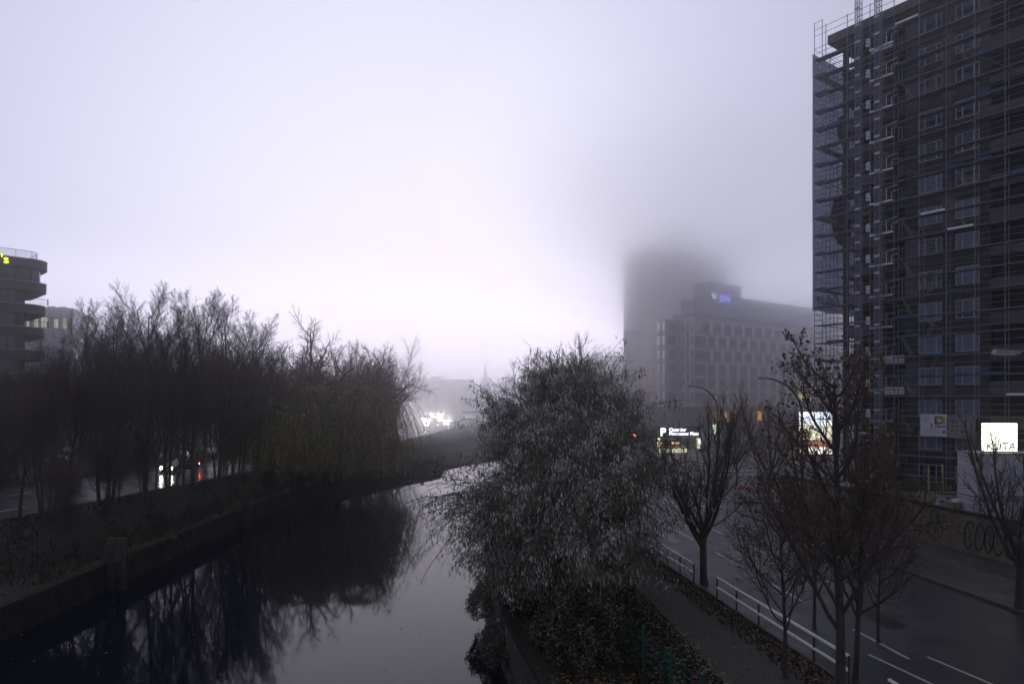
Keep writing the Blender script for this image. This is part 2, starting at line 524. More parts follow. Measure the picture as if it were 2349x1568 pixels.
m_tube = mat('scaffold_tube_steel', (.20, .21, .27), .5, metal=.4, var=.3, scale=4)
m_deck = mat('worn_scaffold_deck', (.27, .235, .235), .85, var=.45, scale=2.5)
m_blue = mat('blue_toe_board', (.02, .085, .20), .6, var=.35, scale=3)
m_wht = mat('white_enclosure', (.62, .64, .68), .5, var=.15, scale=5)
m_pale = mat('pale_aluminium', (.75, .76, .82), .45, var=.15, scale=5)

tower = empty('high_rise', 'dark high rise wrapped in scaffolding at the right edge', 'high rise', (29.06, 65.6, 0), TA)
FH = 2.755
NF = 15
SL = [39.35 - FH * k for k in range(NF)]
rnd = random.Random(5)
wallm = MB(); slabm = MB()
S1 = 26.
WIN = [(8.75, 10.65), (11.65, 13.45)]
TOP = SL[0] + FH
for k, z in enumerate(SL):
    zt = z + FH - .2
    z = max(z, .0)
    # window wall
    edges = [7.7, 8.75, 10.65, 11.65, 13.45, 14.2]
    for a, b in ((7.7, 8.75), (10.65, 11.65), (13.45, 14.2)):
        wallm.box(a, b, 1.3, 1.62, z, zt, rnd.choice([0, 0, 1]))
    for a, b in WIN:
        wallm.box(a, b, 1.304, 1.62, z, z + .62, 0)
        wallm.box(a, b, 1.304, 1.62, z + 2.15, zt, 0)
    wallm.box(16.6, S1, 1.3, 1.62, z, zt, 0)
    # piers and recesses
    wallm.box(5.15, 6.0, 1.28, 3.4, z, zt, 1 if k % 3 else 0)
    wallm.box(2.1, 2.5, 1.3, 1.7, z, zt, 0)
    wallm.box(3.9, 5.15, 3.3, 3.5, z, zt, 2 if k in (10, 11, 9) else 0)
    wallm.box(2.1, 2.35, 4.2, 14, z, zt, 0)
    wallm.box(2.1, 2.6, 3.3, 3.8, z, zt, 0)
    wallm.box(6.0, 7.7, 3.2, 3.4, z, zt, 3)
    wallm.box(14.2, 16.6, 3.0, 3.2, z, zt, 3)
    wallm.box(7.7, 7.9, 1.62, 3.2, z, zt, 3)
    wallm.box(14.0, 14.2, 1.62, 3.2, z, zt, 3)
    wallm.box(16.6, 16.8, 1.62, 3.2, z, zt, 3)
    slabm.box(2.0, S1, 1.2, 14, zt, zt + .2, 0)
    # loggia parapets
    if k > 0:
        for q in ((2.5, 5.14, 1.14, 1.26, z - .12, z + .86), (14.22, 16.58, 1.14, 1.26, z - .12, z + .86)) + (((6.02, 7.68, 1.1, 1.2, z - .15, z + .55),) if k in (10, 11) else ()):
            pb_ = MB(); pb_.box(*q); pb_.build('parapet', m_render2 if q[0] != 6.02 else m_pale, tower)
wallm.build('wall', [m_render, m_render2, m_yell, m_dark], tower)
slabm.build('floor_slab', m_slab, tower)
b = MB(); b.box(1.25, S1, .12, 14, TOP - .05, TOP + .3); b.box(1.25, S1, .12, .34, TOP + .3, TOP + .75); b.box(1.25, 1.5, .34, 14, TOP + .3, TOP + .75)
b.build('roof', m_slab, tower)
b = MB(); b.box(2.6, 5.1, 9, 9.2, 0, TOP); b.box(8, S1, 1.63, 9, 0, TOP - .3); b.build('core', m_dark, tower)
def win_mesh(w_, h_, kind):
    """frame with three lights in local x, z; y = depth"""
    b = MB(); f = .07
    b.box(0, w_, 0, .09, 0, f, 0); b.box(0, w_, 0, .09, h_ - f, h_, 0)
    for x in (0, w_ * .27, w_ * .73, w_ - f):
        b.box(x, x + f, 0.003, .087, f, h_ - f, 0)
    return b.mesh('window', [m_frame])
def pane_mesh(w_, h_, mm):
    b = MB(); b.quad((.02, .05, .02), (w_ - .02, .05, .02), (w_ - .02, .05, h_ - .02), (.02, .05, h_ - .02)); return b.mesh('pane', [mm])
WM = {}
for a, b_ in WIN:
    wd = b_ - a
    WM[a] = (win_mesh(wd, 1.53, 0), pane_mesh(wd, 1.53, m_glass), pane_mesh(wd, 1.53, m_curt))
for k, z in enumerate(SL):
    for a, b_ in WIN:
        if z < 0: continue
        o = link_mesh('window', WM[a][0], tower, (a, 1.36, z + .62))
        link_mesh('pane', WM[a][1 if (k < 5 or rnd.random() < .3) else 2], o)
# glazing at the back of the recesses
wm3 = win_mesh(1.1, 2.1, 0); pm3 = pane_mesh(1.1, 2.1, m_glass)
for k, z in enumerate(SL[:-1]):
    for s in (6.3, 14.6, 15.5 if k % 2 else 14.6):
        if s == 15.5 or s != 14.6 or True:
            o = link_mesh('window', wm3, tower, (s + (.0 if s != 14.6 else 0), 3.08 if s < 10 else 2.88, z + .05)); link_mesh('pane', pm3, o)
            if s == 14.6: break

# ---------------------------------------------------------------- scaffold
scaf = empty('scaffold', 'tall tube scaffold with plank decks wrapped round the high rise', 'scaffold', (29.06, 65.6, 0), TA)
ZL = [41.06 - 1.70 * k for k in range(24)]
SX = [1.15 + 2.07 * i for i in range(12)]
WY = [0.02 + 2.07 * i for i in range(7)]
def stdm(h):
    b = MB(); b.tube([(0, 0, 0), (0, 0, h)], .034, 5); return b.mesh('standard', [m_tube])
s_tall = stdm(44.0); s_top = stdm(44.6); s_low = stdm(41.1)
for i, s in enumerate(SX):
    link_mesh('standard', s_tall, scaf, (s, 0, 0)); link_mesh('standard', s_low, scaf, (s, .74, 0))
for wy in WY:
    link_mesh('standard', s_top if wy < 1 else s_low, scaf, (0, wy, 0)); link_mesh('standard', s_top if wy < 1 else s_low, scaf, (.78, wy, 0))
b = MB()
for h in (43.25, 43.85): b.tube([(0, -.03, h), (SX[-1], -.03, h)], .024, 4)
b.tube([(0, 0, 44.5), (.78, 0, 44.6)], .024, 4); b.build('guard_rail', m_tube, scaf)
for k, z in enumerate(ZL):
    # deck
    b = MB()
    for i in range(len(SX) - 1):
        b.box(SX[i] + .02, SX[i + 1] - .02, .05, .38, z - .06, z); b.box(SX[i] + .02, SX[i + 1] - .02, .40, .71, z - .062, z - .002)
    b.box(.02, 1.13, .05, .71, z - .06, z)
    b.build('deck', m_deck, scaf)
    b = MB()
    for i in range(len(WY) - 1):
        b.box(.06, .72, WY[i] + .75 * (i == 0), WY[i + 1], z - .065, z - .005)
    if k % 4 == 1: b.build('deck', m_deck, scaf)
    # ledgers, transoms and guard rails
    b = MB()
    for h in (0, .5, 1.0):
        b.tube([(0, -.03, z + h), (SX[-1], -.03, z + h)], .024, 4)
        b.tube([(-.03, 0, z + h), (-.03, WY[-1], z + h)], .024, 4)
    b.tube([(0, .77, z - .05), (SX[-1], .77, z - .05)], .024, 4)
    b.tube([(.81, 0, z - .05), (.81, WY[-1], z - .05)], .024, 4)
    b.tube([(.81, 0.8, z + .5), (.81, WY[-1], z + .5)], .02, 4)
    for s in SX: b.tube([(s, -.12, z - .03), (s, 1.2, z - .03)], .022, 4)
    for wy in WY: b.tube([(-.15, wy, z - .03), (1.6, wy, z - .03)], .022, 4)
    b.build('guard_rail', m_tube, scaf)
    # blue toe boards here and there
    for i in range(len(SX) - 1):
        if rnd.random() < .24:
            b = MB(); b.box(SX[i] + .1, SX[i + 1] - rnd.choice([.1, .1, .9]), -.055, -.02 + 0, z + .005, z + .17); b.build('toe_board', m_blue if rnd.random() < .75 else m_pale, scaf)
    if rnd.random() < .5:
        b = MB(); b.box(.05, 1.1, -.055, -.02, z + .005, z + .16); b.build('toe_board', m_blue, scaf)
# diagonal braces
for (i0, k0, n) in ((0, 1, 3), (0, 6, 3), (0, 9, 3), (0, 16, 3), (3, 7, 2), (3, 10, 2), (4, 15, 2), (3, 18, 3), (7, 4, 2), (7, 12, 2), (5, 2, 2)):
    b = MB(); b.tube([(SX[i0], -.06, ZL[k0]), (SX[i0 + n], -.06, ZL[min(k0 + n, 23)])], .024, 4); b.build('brace', m_tube, scaf)
for j in range(0, 22, 2):
    b = MB(); b.tube([(-.06, WY[0], ZL[j]), (-.06, WY[1], ZL[j + 1])], .022, 4); b.tube([(-.06, WY[1], ZL[j + 1]), (-.06, WY[0], ZL[j + 2] if j + 2 < 24 else 0)], .022, 4); b.build('brace', m_tube, scaf)
# access ladders
for (i, k) in ((5, 2), (3, 3), (4, 3), (5, 8), (5, 10), (3, 10), (3, 12), (4, 13), (3, 14), (4, 15), (3, 16), (4, 17), (3, 18), (4, 19), (3, 20), (8, 7), (9, 13)):
    if k + 1 > 23: continue
    b = MB(); x = SX[i] + (.5 if i % 2 else 1.3); dx = .85 if i % 2 else -.85
    zb, zt_ = ZL[k + 1], ZL[k]
    for o_ in (0, .28):
        b.tube([(x + o_ * .3 + dx, .15 + o_, zb), (x + o_ * .3, .15 + o_, zt_ + .1)], .018, 4)
    for q in range(7):
        f = (q + .5) / 7
        b.tube([(x + dx * (1 - f), .15, zb + (zt_ - zb) * f), (x + dx * (1 - f) + .08, .43, zb + (zt_ - zb) * f)], .012, 4)
    b.build('ladder', m_galv, scaf)

# ---------------------------------------------------------------- banner on the end scaffold
m_ban = bpy.data.materials.new('printed_mesh_banner'); m_ban.use_nodes = True
t = m_ban.node_tree; pb = t.nodes['Principled BSDF']; pb.inputs['Base Color'].default_value = (.16, .17, .24, 1); pb.inputs['Roughness'].default_value = .9
tr = t.nodes.new('ShaderNodeBsdfTranslucent'); tr.inputs[0].default_value = (.19, .21, .33, 1)
tp = t.nodes.new('ShaderNodeBsdfTransparent')
nz = t.nodes.new('ShaderNodeTexNoise'); nz.inputs['Scale'].default_value = .25; nz.inputs['Detail'].default_value = 3
mm = t.nodes.new('ShaderNodeMixShader'); mm.inputs[0].default_value = .6
t.links.new(pb.outputs[0], mm.inputs[1]); t.links.new(tr.outputs[0], mm.inputs[2])
m3 = t.nodes.new('ShaderNodeMixShader'); m3.inputs[0].default_value = .05
t.links.new(mm.outputs[0], m3.inputs[1]); t.links.new(tp.outputs[0], m3.inputs[2])
t.links.new(m3.outputs[0], t.nodes['Material Output'].inputs[0])
ban = empty('advertising_banner', 'huge grey blue mesh banner hung on the end of the scaffold, lettering showing reversed', 'banner', (29.06, 65.6, 0), TA)
b = MB()
nw, nz_ = 14, 28
for j in range(nz_ + 1):
    for i in range(nw + 1):
        u = i / nw; v = j / nz_
        b.v.append((-.18 + .05 * math.sin(u * 17 + v * 9) * (1 if 0 < i < nw else .3), -.05 + u * 12.6, 17.0 + v * 24.7 + .06 * math.sin(u * 20) * (j == 0)))
for j in range(nz_):
    for i in range(nw):
        a = j * (nw + 1) + i
        b.f.append((a, a + 1, a + nw + 2, a + nw + 1)); b.m.append(0)
b.build('sheet', m_ban, ban)
m_ink = mat('dark_banner_ink', (.03, .03, .05), .8, var=0)
put_text('lettering', 'Galaxy', 1.55, m_ink, ban, (-.10, 4.75, 17.75), (0, -1, 0), depth=.008, bold=.012)
# pictured dark shapes on the banner
b = MB()
for cy_, cz_, rr in ((5.2, 26.5, 2.6), (6.8, 31, 2.2), (5.6, 35.5, 1.6)):
    b.poly([(-.09, cy_ + rr * .8 * math.cos(a * .3927) , cz_ + rr * math.sin(a * .3927)) for a in range(16)])
b.build('printed_shape', mat('banner_print', (.06, .065, .10), .9, var=.2), ban)

# ---------------------------------------------------------------- hoist
hoist = empty('construction_hoist', 'twin lattice hoist masts with landing gates climbing the scaffold front', 'hoist', (29.06, 65.6, 0), TA)
def mast(s0, ztop):
    b = MB(); a = .21
    for x in (-a, a):
        for y in (-a, a):
            b.tube([(s0 + x, -.75 + y, 0), (s0 + x, -.75 + y, ztop)], .034, 4)
    z = 0.
    i = 0
    while z < ztop - .5:
        c = [(-a, -a), (a, -a), (a, a), (-a, a)]
        for q in range(4):
            p, p2 = c[q], c[(q + 1) % 4]
            b.tube([(s0 + p[0], -.75 + p[1], z), (s0 + p2[0], -.75 + p2[1], z)], .022, 3)
            b.tube([(s0 + p[0], -.75 + p[1], z), (s0 + p2[0], -.75 + p2[1], z + .5)], .018, 3)
        if i % 3 == 0: b.box(s0 - a - .03, s0 + a + .03, -.75 - a - .03, -.75 - a + .02, z - .05, z + .14, 1)
        z += .5; i += 1
    return b.build('mast', [m_tube, m_galv], hoist)
mast(4.63, 49.); mast(6.35, 49.)
zz = 2
while zz < 43:
    b = MB(); 
    for s0 in (4.63, 6.35): b.tube([(s0, -.6, zz), (s0 + .3, .74, zz)], .025, 4); b.tube([(s0, -.6, zz), (s0 - .3, .74, zz)], .025, 4)
    b.build('wall_tie', m_tube, hoist); zz += 5.5
for k, z in enumerate(SL[:-1]):
    zg = z + .32
    b = MB(); g = 0 if 2 < k < 8 else 1
    big = k <= 7
    b.box(5.35, 7.35, -.30, -.10, zg - .12, zg + .03, 0)
    b.tube([(5.45, -.32, zg), (5.45, -.32, zg + .75)], .03, 4, 0)
    b.tube([(6.85, -.32, zg), (6.85, -.32, zg + 1.05), (7.75, -.32, zg + 1.15)], .03, 4, 0)
    b.tube([(7.3, -.32, zg + .1), (7.3, -.32, zg + .65), (7.8, -.32, zg + .68)], .025, 4, 0)
    b.tube([(4.8, -.32, zg + .55), (6.85, -.32, zg + .62)], .02, 4, 1)
    b.tube([(4.8, -.32, zg + .9), (6.85, -.32, zg + .98)], .02, 4, 1)
    gt = b.build('landing_gate', [m_pale if big else m_galv, m_galv], hoist)
    b = MB(); b.box(5.14, 5.46, -.46, -.33, zg + .3, zg + 1.0, 0)
    b.tube([(5.3, -.475, zg + .55), (5.3, -.455, zg + .55)], .07, 8, 1)
    b.box(5.2, 5.28, -.47, -.455, zg + .82, zg + .9, 2)
    b.build('control_box', [m_wht, m_dark, mat('red_button', (.5, .03, .02), .5, var=0)], gt)

# ---------------------------------------------------------------- site banners on the scaffold
m_canvas = mat('white_printed_canvas', (.55, .56, .66), .6, var=.12, scale=1.2)
m_board = mat('grey_site_board', (.23, .22, .22), .6, var=.12, scale=2)
m_black = mat('black_print', (.015, .015, .02), .7, var=0)
m_ybright = mat('yellow_print', (.42, .38, .04), .7, var=0)
m_bprint = mat('blue_print', (.03, .10, .25), .7, var=0)
m_rprint = mat('red_print', (.25, .03, .03), .7, var=0)
def fac(px_, py):
    t_ = (px_ - CX) / F
    s = (65.6 * t_ - 29.06) / (.588 + .809 * t_)
    Z = 65.6 - .809 * s
    return s, CAM_H - (py - HZ) / F * Z
s0, z1 = fac(2113, 949); s1, _ = fac(2174, 950); _, z0 = fac(2113, 999)
sg = empty('site_banner', 'white tied canvas banner with a black and yellow D emblem on the scaffold', 'banner', (29.06, 65.6, 0), TA)
b = MB(); b.box(s0, s1, -.14, -.10, z0, z1); b.build('canvas', m_canvas, sg)
w_ = s1 - s0; h_ = z1 - z0
b = MB(); ex0 = s0 + w_ * .55; ex1 = s0 + w_ * .95; ez1 = z1 - h_ * .10; ez0 = z1 - h_ * .45; mid = (ex0 + ex1) / 2
b.box(ex0, mid, -.152, -.142, ez0, ez1, 0); b.box(mid, ex1, -.152, -.142, ez0, ez1, 1)
cxm, czm = mid + .02, (ez0 + ez1) / 2
def disc(b, x, y, z, r, m, sx=1., half=0):
    b.poly([(x + sx * r * math.cos(a * math.pi / 10), y, z + r * math.sin(a * math.pi / 10)) for a in (range(20) if not half else range(-5, 6))], m)
rr = (ez1 - ez0) * .42
disc(b, mid - .05, -.156, czm, rr, 1); disc(b, mid - .05, -.160, czm, rr, 0, 1, 1); disc(b, mid, -.164, czm, rr * .55, 2)
b.build('emblem', [m_black, m_ybright, m_canvas], sg)
put_text('lettering', 'DEGAS', h_ * .155, m_black, sg, (ex0, -.150, ez0 - h_ * .155), (1, 0, 0), depth=.004, bold=.006)
b = MB()
for q in range(5): b.box(s0 + .12, s0 + w_ * (.32 + .08 * (q % 2)), -.150, -.143, z1 - h_ * (.10 + q * .07), z1 - h_ * (.085 + q * .07), 0)
b.box(s0 + .1, s1 - .1, -.150, -.143, z0 + h_ * .27, z0 + h_ * .28, 1); b.box(s0 + .1, s1 - .35, -.150, -.143, z0 + h_ * .2, z0 + h_ * .21, 1)
b.box(s0 + .1, s1 - .3, -.150, -.143, z0 + h_ * .09, z0 + h_ * .10, 1)
b.quad((s0 + w_ * .38, -.150, z1 - h_ * .42), (s0 + w_ * .43, -.150, z1 - h_ * .66), (s0 + w_ * .47, -.150, z1 - h_ * .64), (s0 + w_ * .44, -.150, z1 - h_ * .40), 2)
b.box(s1 - .34, s1 - .12, -.150, -.143, z0 + h_ * .15, z0 + h_ * .28, 1)
b.build('small_print', [m_black, m_bprint, m_rprint], sg)
s0, z1 = fac(2177, 951); s1, _ = fac(2239, 953); _, z0 = fac(2177, 1003); w_ = s1 - s0; h_ = z1 - z0
sg = empty('site_board', 'dull grey information board with a blue disc beside the white banner', 'board', (29.06, 65.6, 0), TA)
b = MB(); b.box(s0, s1, -.16, -.10, z0, z1); b.build('panel', m_board, sg)
b = MB(); disc(b, s0 + w_ * .17, -.168, z1 - h_ * .26, h_ * .10, 0); b.build('disc', m_bprint, sg)
b = MB()
for r_ in range(3):
    for c_ in range(5):
        if r_ == 0 and c_ == 0: continue
        x = s0 + w_ * (.12 + c_ * .175); z = z1 - h_ * (.27 + r_ * .22)
        b.box(x, x + w_ * rnd.uniform(.03, .10), -.168, -.162, z - h_ * .03, z + h_ * .03)
b.box(s0 + .1, s1 - .1, -.168, -.162, z1 - h_ * .1, z1 - h_ * .085); b.box(s0 + .1, s1 - .1, -.168, -.162, z0 + h_ * .1, z0 + h_ * .115)
b.build('small_print', m_dark, sg)

# ================================================================== OFFICE BLOCK (foggy, patterned facade)
BA = math.atan2(.588, .809)
BO = Vector((42.8, 160, 0))
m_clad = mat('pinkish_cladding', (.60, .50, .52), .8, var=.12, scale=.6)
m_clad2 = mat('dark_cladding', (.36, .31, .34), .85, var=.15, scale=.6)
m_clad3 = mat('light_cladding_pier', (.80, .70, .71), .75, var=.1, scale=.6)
m_attic = mat('attic_glass_and_metal', (.42, .44, .50), .5, var=.15, scale=.4)
m_bglass = mat('office_glass', (.06, .07, .10), .2, var=.35, scale=.6, spec=.7)
m_litg = mat('lit_office_window', (.5, .5, .35), .5, var=0, emit=(.85, .85, .42), estr=1.1)
m_litw = mat('sky_reflecting_glass', (.85, .85, .9), .2, metal=.9, var=.1, scale=1)
m_pod = mat('dark_podium_stone', (.085, .078, .09), .7, var=.3, scale=.5)
off = empty('office_block', 'foggy office block with a chequered pink grey facade behind the scaffold', 'office block', BO, BA)
b = MB(); b.box(0, 80, 0, 6.38, 7, 28.2); b.box(18, 80, 6.4, 24, 7, 28.2); b.build('wall', m_clad, off)
b = MB(); b.box(-.25, 80, -.25, 6.5, 28.2, 28.9); b.build('cornice', m_clad2, off)
b = MB(); b.box(2.5, 80, 2.2, 6.2, 28.9, 32.3); b.box(2.2, 80, 1.9, 6.4, 32.3, 32.7); b.build('attic', m_attic, off)
b = MB(); b.box(9.5, 22.5, 3.4, 8, 32.7, 37.6); b.box(22.5, 80, 3.4, 16, 32.7, 34.9); b.box(9.3, 22.7, 3.2, 8.2, 37.6, 37.9); b.build('penthouse', m_clad2, off)
b = MB(); b.box(-7, 80, -.6, 8, 0, 7); b.box(-7.2, 80, -.9, 8.2, 6.6, 7.06); b.build('podium', m_pod, off)
rows = [25.9, 22.6, 19.3, 16.0, 12.7, 9.4]
def bw_mesh(w_, h_, m):
    b = MB(); b.box(0, w_, -.12, -.06, 0, h_, 0)
    b.box(-.06, 0, -.16, -.0, -.06, h_ + .06, 1); b.box(w_, w_ + .06, -.16, 0, -.06, h_ + .06, 1); b.box(w_ / 2 - .04, w_ / 2 + .04, -.14, -.121, 0, h_, 1)
    return b.mesh('window', [m, m_clad2])
bw_d, bw_l = bw_mesh(2.35, 1.9, m_bglass), bw_mesh(2.35, 1.9, m_litg)
bw_wide = bw_mesh(3.6, 1.9, m_bglass)
cnt = 0
piers = MB(); spand = MB()
for r_, z in enumerate(rows):
    ph = 5.0 if r_ not in (0, 2) else 2.9
    a = ph
    while a < 66:
        if cnt < 88:
            link_mesh('window', bw_l if (r_ == 5 and a > 41) else bw_d, off, (a, 0, z - .95)); cnt += 1
        piers.box(a + 2.55, a + 3.75, -.07, 0.02, z - 1.65, z + 1.62)
        a += 4.2
    if r_: link_mesh('window', bw_wide, off, (.15, 0, z - .95))
    spand.box(0, 80, -.035, .02, z - 1.72, z - 1.0)
piers.build('pilaster', m_clad3, off); spand.build('spandrel', m_clad2, off)
# narrow side faces coloured paler as lit, returns coloured dark
def side_block(x0, y0, x1, y1, ztop, nm):
    b = MB(); b.box(x0, x1, y0, y1, 7, ztop); b.build(nm, m_clad2, off)
side_block(-5.6, 4.0, 0, 6.4, 27.6, 'side_wing')
swm = MB(); swm.box(-.06, 0, 0, .75, 0, 1.9, 0); swme = swm.mesh('side_window', [m_litw])
lp = MB()
lp.box(-.04, 0.02, 0.0, 3.95, 7, 28.2); lp.box(-5.64, -5.58, 4.02, 6.38, 7, 27.6)
lp.build('side_cladding', m_clad3, off)
lp = MB(); lp.box(-.10, -.04, 1.75, 2.05, 8, 27); lp.box(-5.70, -5.64, 5.1, 5.3, 8, 26.5); lp.build('recess_strip', m_dark, off)
for z in rows:
    for (x, y) in ((-.06, .2), (-.06, 3.0), (-5.66, 4.1), (-5.66, 5.6)):
        link_mesh('side_window', swme, off, (x, y, z - .9))
for z in rows:
    link_mesh('window', bw_d, off, (-4.6, 4.0, z - .9))
m_blit = mat('blue_lit_letters', (.1, .1, .4), .5, var=0, emit=(.22, .24, 1.0), estr=1.5)
m_wlit = mat('white_lit_letters', (.7, .7, .7), .5, var=0, emit=(.9, .92, 1.0), estr=.8)
sgn = empty('roof_sign', 'blue lit roof lettering with a white mark on the foggy office block', 'sign', BO, BA)
put_text('lettering', 'BVR', 2.5, m_blit, sgn, (13.6, 3.2, 33.2), (1, 0, 0), depth=.1, bold=.01)
b = MB()
b.box(9.9, 12.7, 3.20, 3.26, 32.9, 35.6, 1)
for dx in (0, .55):
    b.hexa([(10.3 + dx, 3.1, 35.1), (10.75 + dx, 3.1, 35.1), (10.75 + dx, 3.18, 35.1), (10.3 + dx, 3.18, 35.1), (10.9 + dx, 3.1, 33.6), (11.2 + dx, 3.1, 33.6), (11.2 + dx, 3.18, 33.6), (10.9 + dx, 3.18, 33.6)], 0)
b.hexa([(11.5, 3.1, 33.6), (11.8, 3.1, 33.6), (11.8, 3.18, 33.6), (11.5, 3.18, 33.6), (12.1, 3.1, 35.2), (12.55, 3.1, 35.2), (12.55, 3.18, 35.2), (12.1, 3.18, 35.2)], 0)
b.build('emblem', [m_wlit, m_bprint], sgn)
# podium openings, some lit orange
m_or = mat('orange_lit_window', (.5, .3, .1), .5, var=0, emit=(1.0, .50, .16), estr=1.6)
pw = MB(); pw.box(0, 1.9, -.95, -.88, 0, 2.6, 0); pwd = pw.mesh('podium_window', [m_bglass])
pw = MB()
for q in range(5): pw.box(.0, .75, -.95, -.88, q * .48, q * .48 + .36, 0)
for q in range(4): pw.box(.85, 1.5, -.95, -.88, q * .48 + .1, q * .48 + .46, 0)
pwl = pw.mesh('podium_window', [m_or])
for i in range(23):
    a = -6 + i * 3.4
    link_mesh('podium_window', pwd, off, (a, 0, .6))
def bx_at(px_):
    t_ = (px_ - CX) / F
    return (BO.x - t_ * BO.y) / (t_ * .588 - .809)
for px_, sc_ in ((1637, .5), (1657, .6), (1731, 1.15)):
    o = link_mesh('podium_window', pwl, off, (bx_at(px_), 0, 3.5)); o.scale = (sc_, 1, 1)

# ================================================================== FAR HIGH RISE IN CLOUD, OTHER FAR BLOCKS
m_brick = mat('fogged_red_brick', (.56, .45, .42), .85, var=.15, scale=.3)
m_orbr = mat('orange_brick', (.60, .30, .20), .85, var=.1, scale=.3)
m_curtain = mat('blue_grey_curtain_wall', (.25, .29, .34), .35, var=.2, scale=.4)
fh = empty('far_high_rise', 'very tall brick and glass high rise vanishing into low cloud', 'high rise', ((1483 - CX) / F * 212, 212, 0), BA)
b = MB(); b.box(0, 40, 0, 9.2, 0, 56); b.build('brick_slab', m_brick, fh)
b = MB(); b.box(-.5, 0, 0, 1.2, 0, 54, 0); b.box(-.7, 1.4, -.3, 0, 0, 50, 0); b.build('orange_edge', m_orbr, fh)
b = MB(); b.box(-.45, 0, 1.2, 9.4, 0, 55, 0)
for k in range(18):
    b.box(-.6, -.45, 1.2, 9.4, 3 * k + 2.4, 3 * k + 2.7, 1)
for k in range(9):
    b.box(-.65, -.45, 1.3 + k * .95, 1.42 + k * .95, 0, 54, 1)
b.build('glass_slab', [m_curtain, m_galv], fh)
wmf = MB(); wmf.box(0, 1.5, -.08, 0, 0, 1.9, 0); wmf = wmf.mesh('window', [m_bglass])
for r_ in range(12):
    for c_ in range(7):
        link_mesh('window', wmf, fh, (2.6 + c_ * 3.4, 0, 3 + r_ * 3.5))
def pale_block(nm, label, x0, x1, ytop, Y, rz, depth, m, rowsn, cols):
    o = empty(nm, label, 'building', ((x0 - CX) / F * Y, Y, 0), rz)
    wd = (x1 - x0) / F * Y
    h = CAM_H + (HZ - ytop) / F * Y
    b = MB(); b.box(0, wd, 0, depth, 0, h); b.build('wall', m, o)
    b = MB(); b.box(-.2, wd + .2, -.2, depth + .2, h, h + .5); b.box(wd * .3, wd * .45, depth * .3, depth * .6, h + .5, h + 2.6); b.build('roof', m_clad2, o)
    ww = MB(); ww.box(0, wd / cols * .5, -.06, 0, 0, 1.7, 0); ww = ww.mesh('window', [m_bglass])
    for r_ in range(rowsn):
        for c_ in range(cols):
            link_mesh('window', ww, o, (wd * (c_ + .25) / cols, 0, h - 3 - 3.4 * r_))
    return o
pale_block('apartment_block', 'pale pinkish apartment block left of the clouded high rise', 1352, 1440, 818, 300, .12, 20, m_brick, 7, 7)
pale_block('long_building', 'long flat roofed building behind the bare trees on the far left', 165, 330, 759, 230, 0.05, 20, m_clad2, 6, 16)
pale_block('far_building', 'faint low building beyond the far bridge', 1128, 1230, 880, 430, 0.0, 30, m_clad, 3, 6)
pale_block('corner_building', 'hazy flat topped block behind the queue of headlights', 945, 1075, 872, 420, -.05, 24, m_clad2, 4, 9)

# church
ch = empty('church', 'faint grey church with a pointed spire in the fog', 'church', ((1113 - CX) / F * 470, 470, 0), .3)
b = MB(); b.box(-3, 3, -3, 3, 0, 20); b.build('tower', m_clad2, ch)
b = MB(); b.box(-3, 3, 3, 30, 0, 10)
b.hexa([(-3, 3, 10), (3, 3, 10), (3, 30, 10), (-3, 30, 10), (-.1, 3, 15), (.1, 3, 15), (.1, 30, 15), (-.1, 30, 15)]); b.build('nave', m_clad2, ch)
b = MB(); b.hexa([(-2.9, -2.9, 20), (2.9, -2.9, 20), (2.9, 2.9, 20), (-2.9, 2.9, 20), (-1, -1, 26), (1, -1, 26), (1, 1, 26), (-1, 1, 26)])
b.hexa([(-1, -1, 26), (1, -1, 26), (1, 1, 26), (-1, 1, 26), (-.08, -.08, 36), (.08, -.08, 36), (.08, .08, 36), (-.08, .08, 36)])
for x in (-2.7, 2.7):
    for y in (-2.7, 2.7): b.hexa([(x - .4, y - .4, 19), (x + .4, y - .4, 19), (x + .4, y + .4, 19), (x - .4, y + .4, 19), (x - .04, y - .04, 24), (x + .04, y - .04, 24), (x + .04, y + .04, 24), (x - .04, y + .04, 24)])
b.build('spire', m_attic, ch)

# ================================================================== LEFT ROUNDED BRICK BUILDING
m_lbrick = mat('dark_red_brown_brick', (.10, .065, .065), .85, var=.3, scale=3, streak=(.4, .4, 5), bump=.2)
m_lglass = mat('large_office_glazing', (.03, .05, .055), .1, var=.3, scale=.5, spec=.7)
m_cop = mat('metal_coping', (.36, .36, .38), .5, metal=.3, var=.1)
LA = math.atan2(.73, .68)
lb = empty('rounded_office', 'dark brick building with curved stacked balcony bands at the left edge', 'office building', (-65.0, 96.4, 0), LA)
def plan(x1, y0, y1, r, x0=-22, n=8, inset=0.):
    pts = [(x0, y0 + inset)]
    for i in range(n + 1):
        a = -math.pi / 2 + math.pi / 2 * i / n
        pts.append((x1 - inset - r + r * math.cos(a), y0 + inset + r + r * math.sin(a)))
    for i in range(n + 1):
        a = math.pi / 2 * i / n
        pts.append((x1 - inset - r + r * math.cos(a), y1 - inset - r + r * math.sin(a)))
    pts.append((x0, y1 - inset))
    return pts
def extr(pl, z0, z1, m=0, b=None):
    b = b or MB(); n = len(pl); base = len(b.v)
    b.v += [(x, y, z0) for x, y in pl] + [(x, y, z1) for x, y in pl]
    for i in range(n):
        j = (i + 1) % n
        b.f.append((base + i, base + j, base + n + j, base + n + i)); b.m.append(m)
    b.f.append(tuple(base + i for i in range(n))[::-1]); b.m.append(m); b.f.append(tuple(base + n + i for i in range(n))); b.m.append(m)
    return b
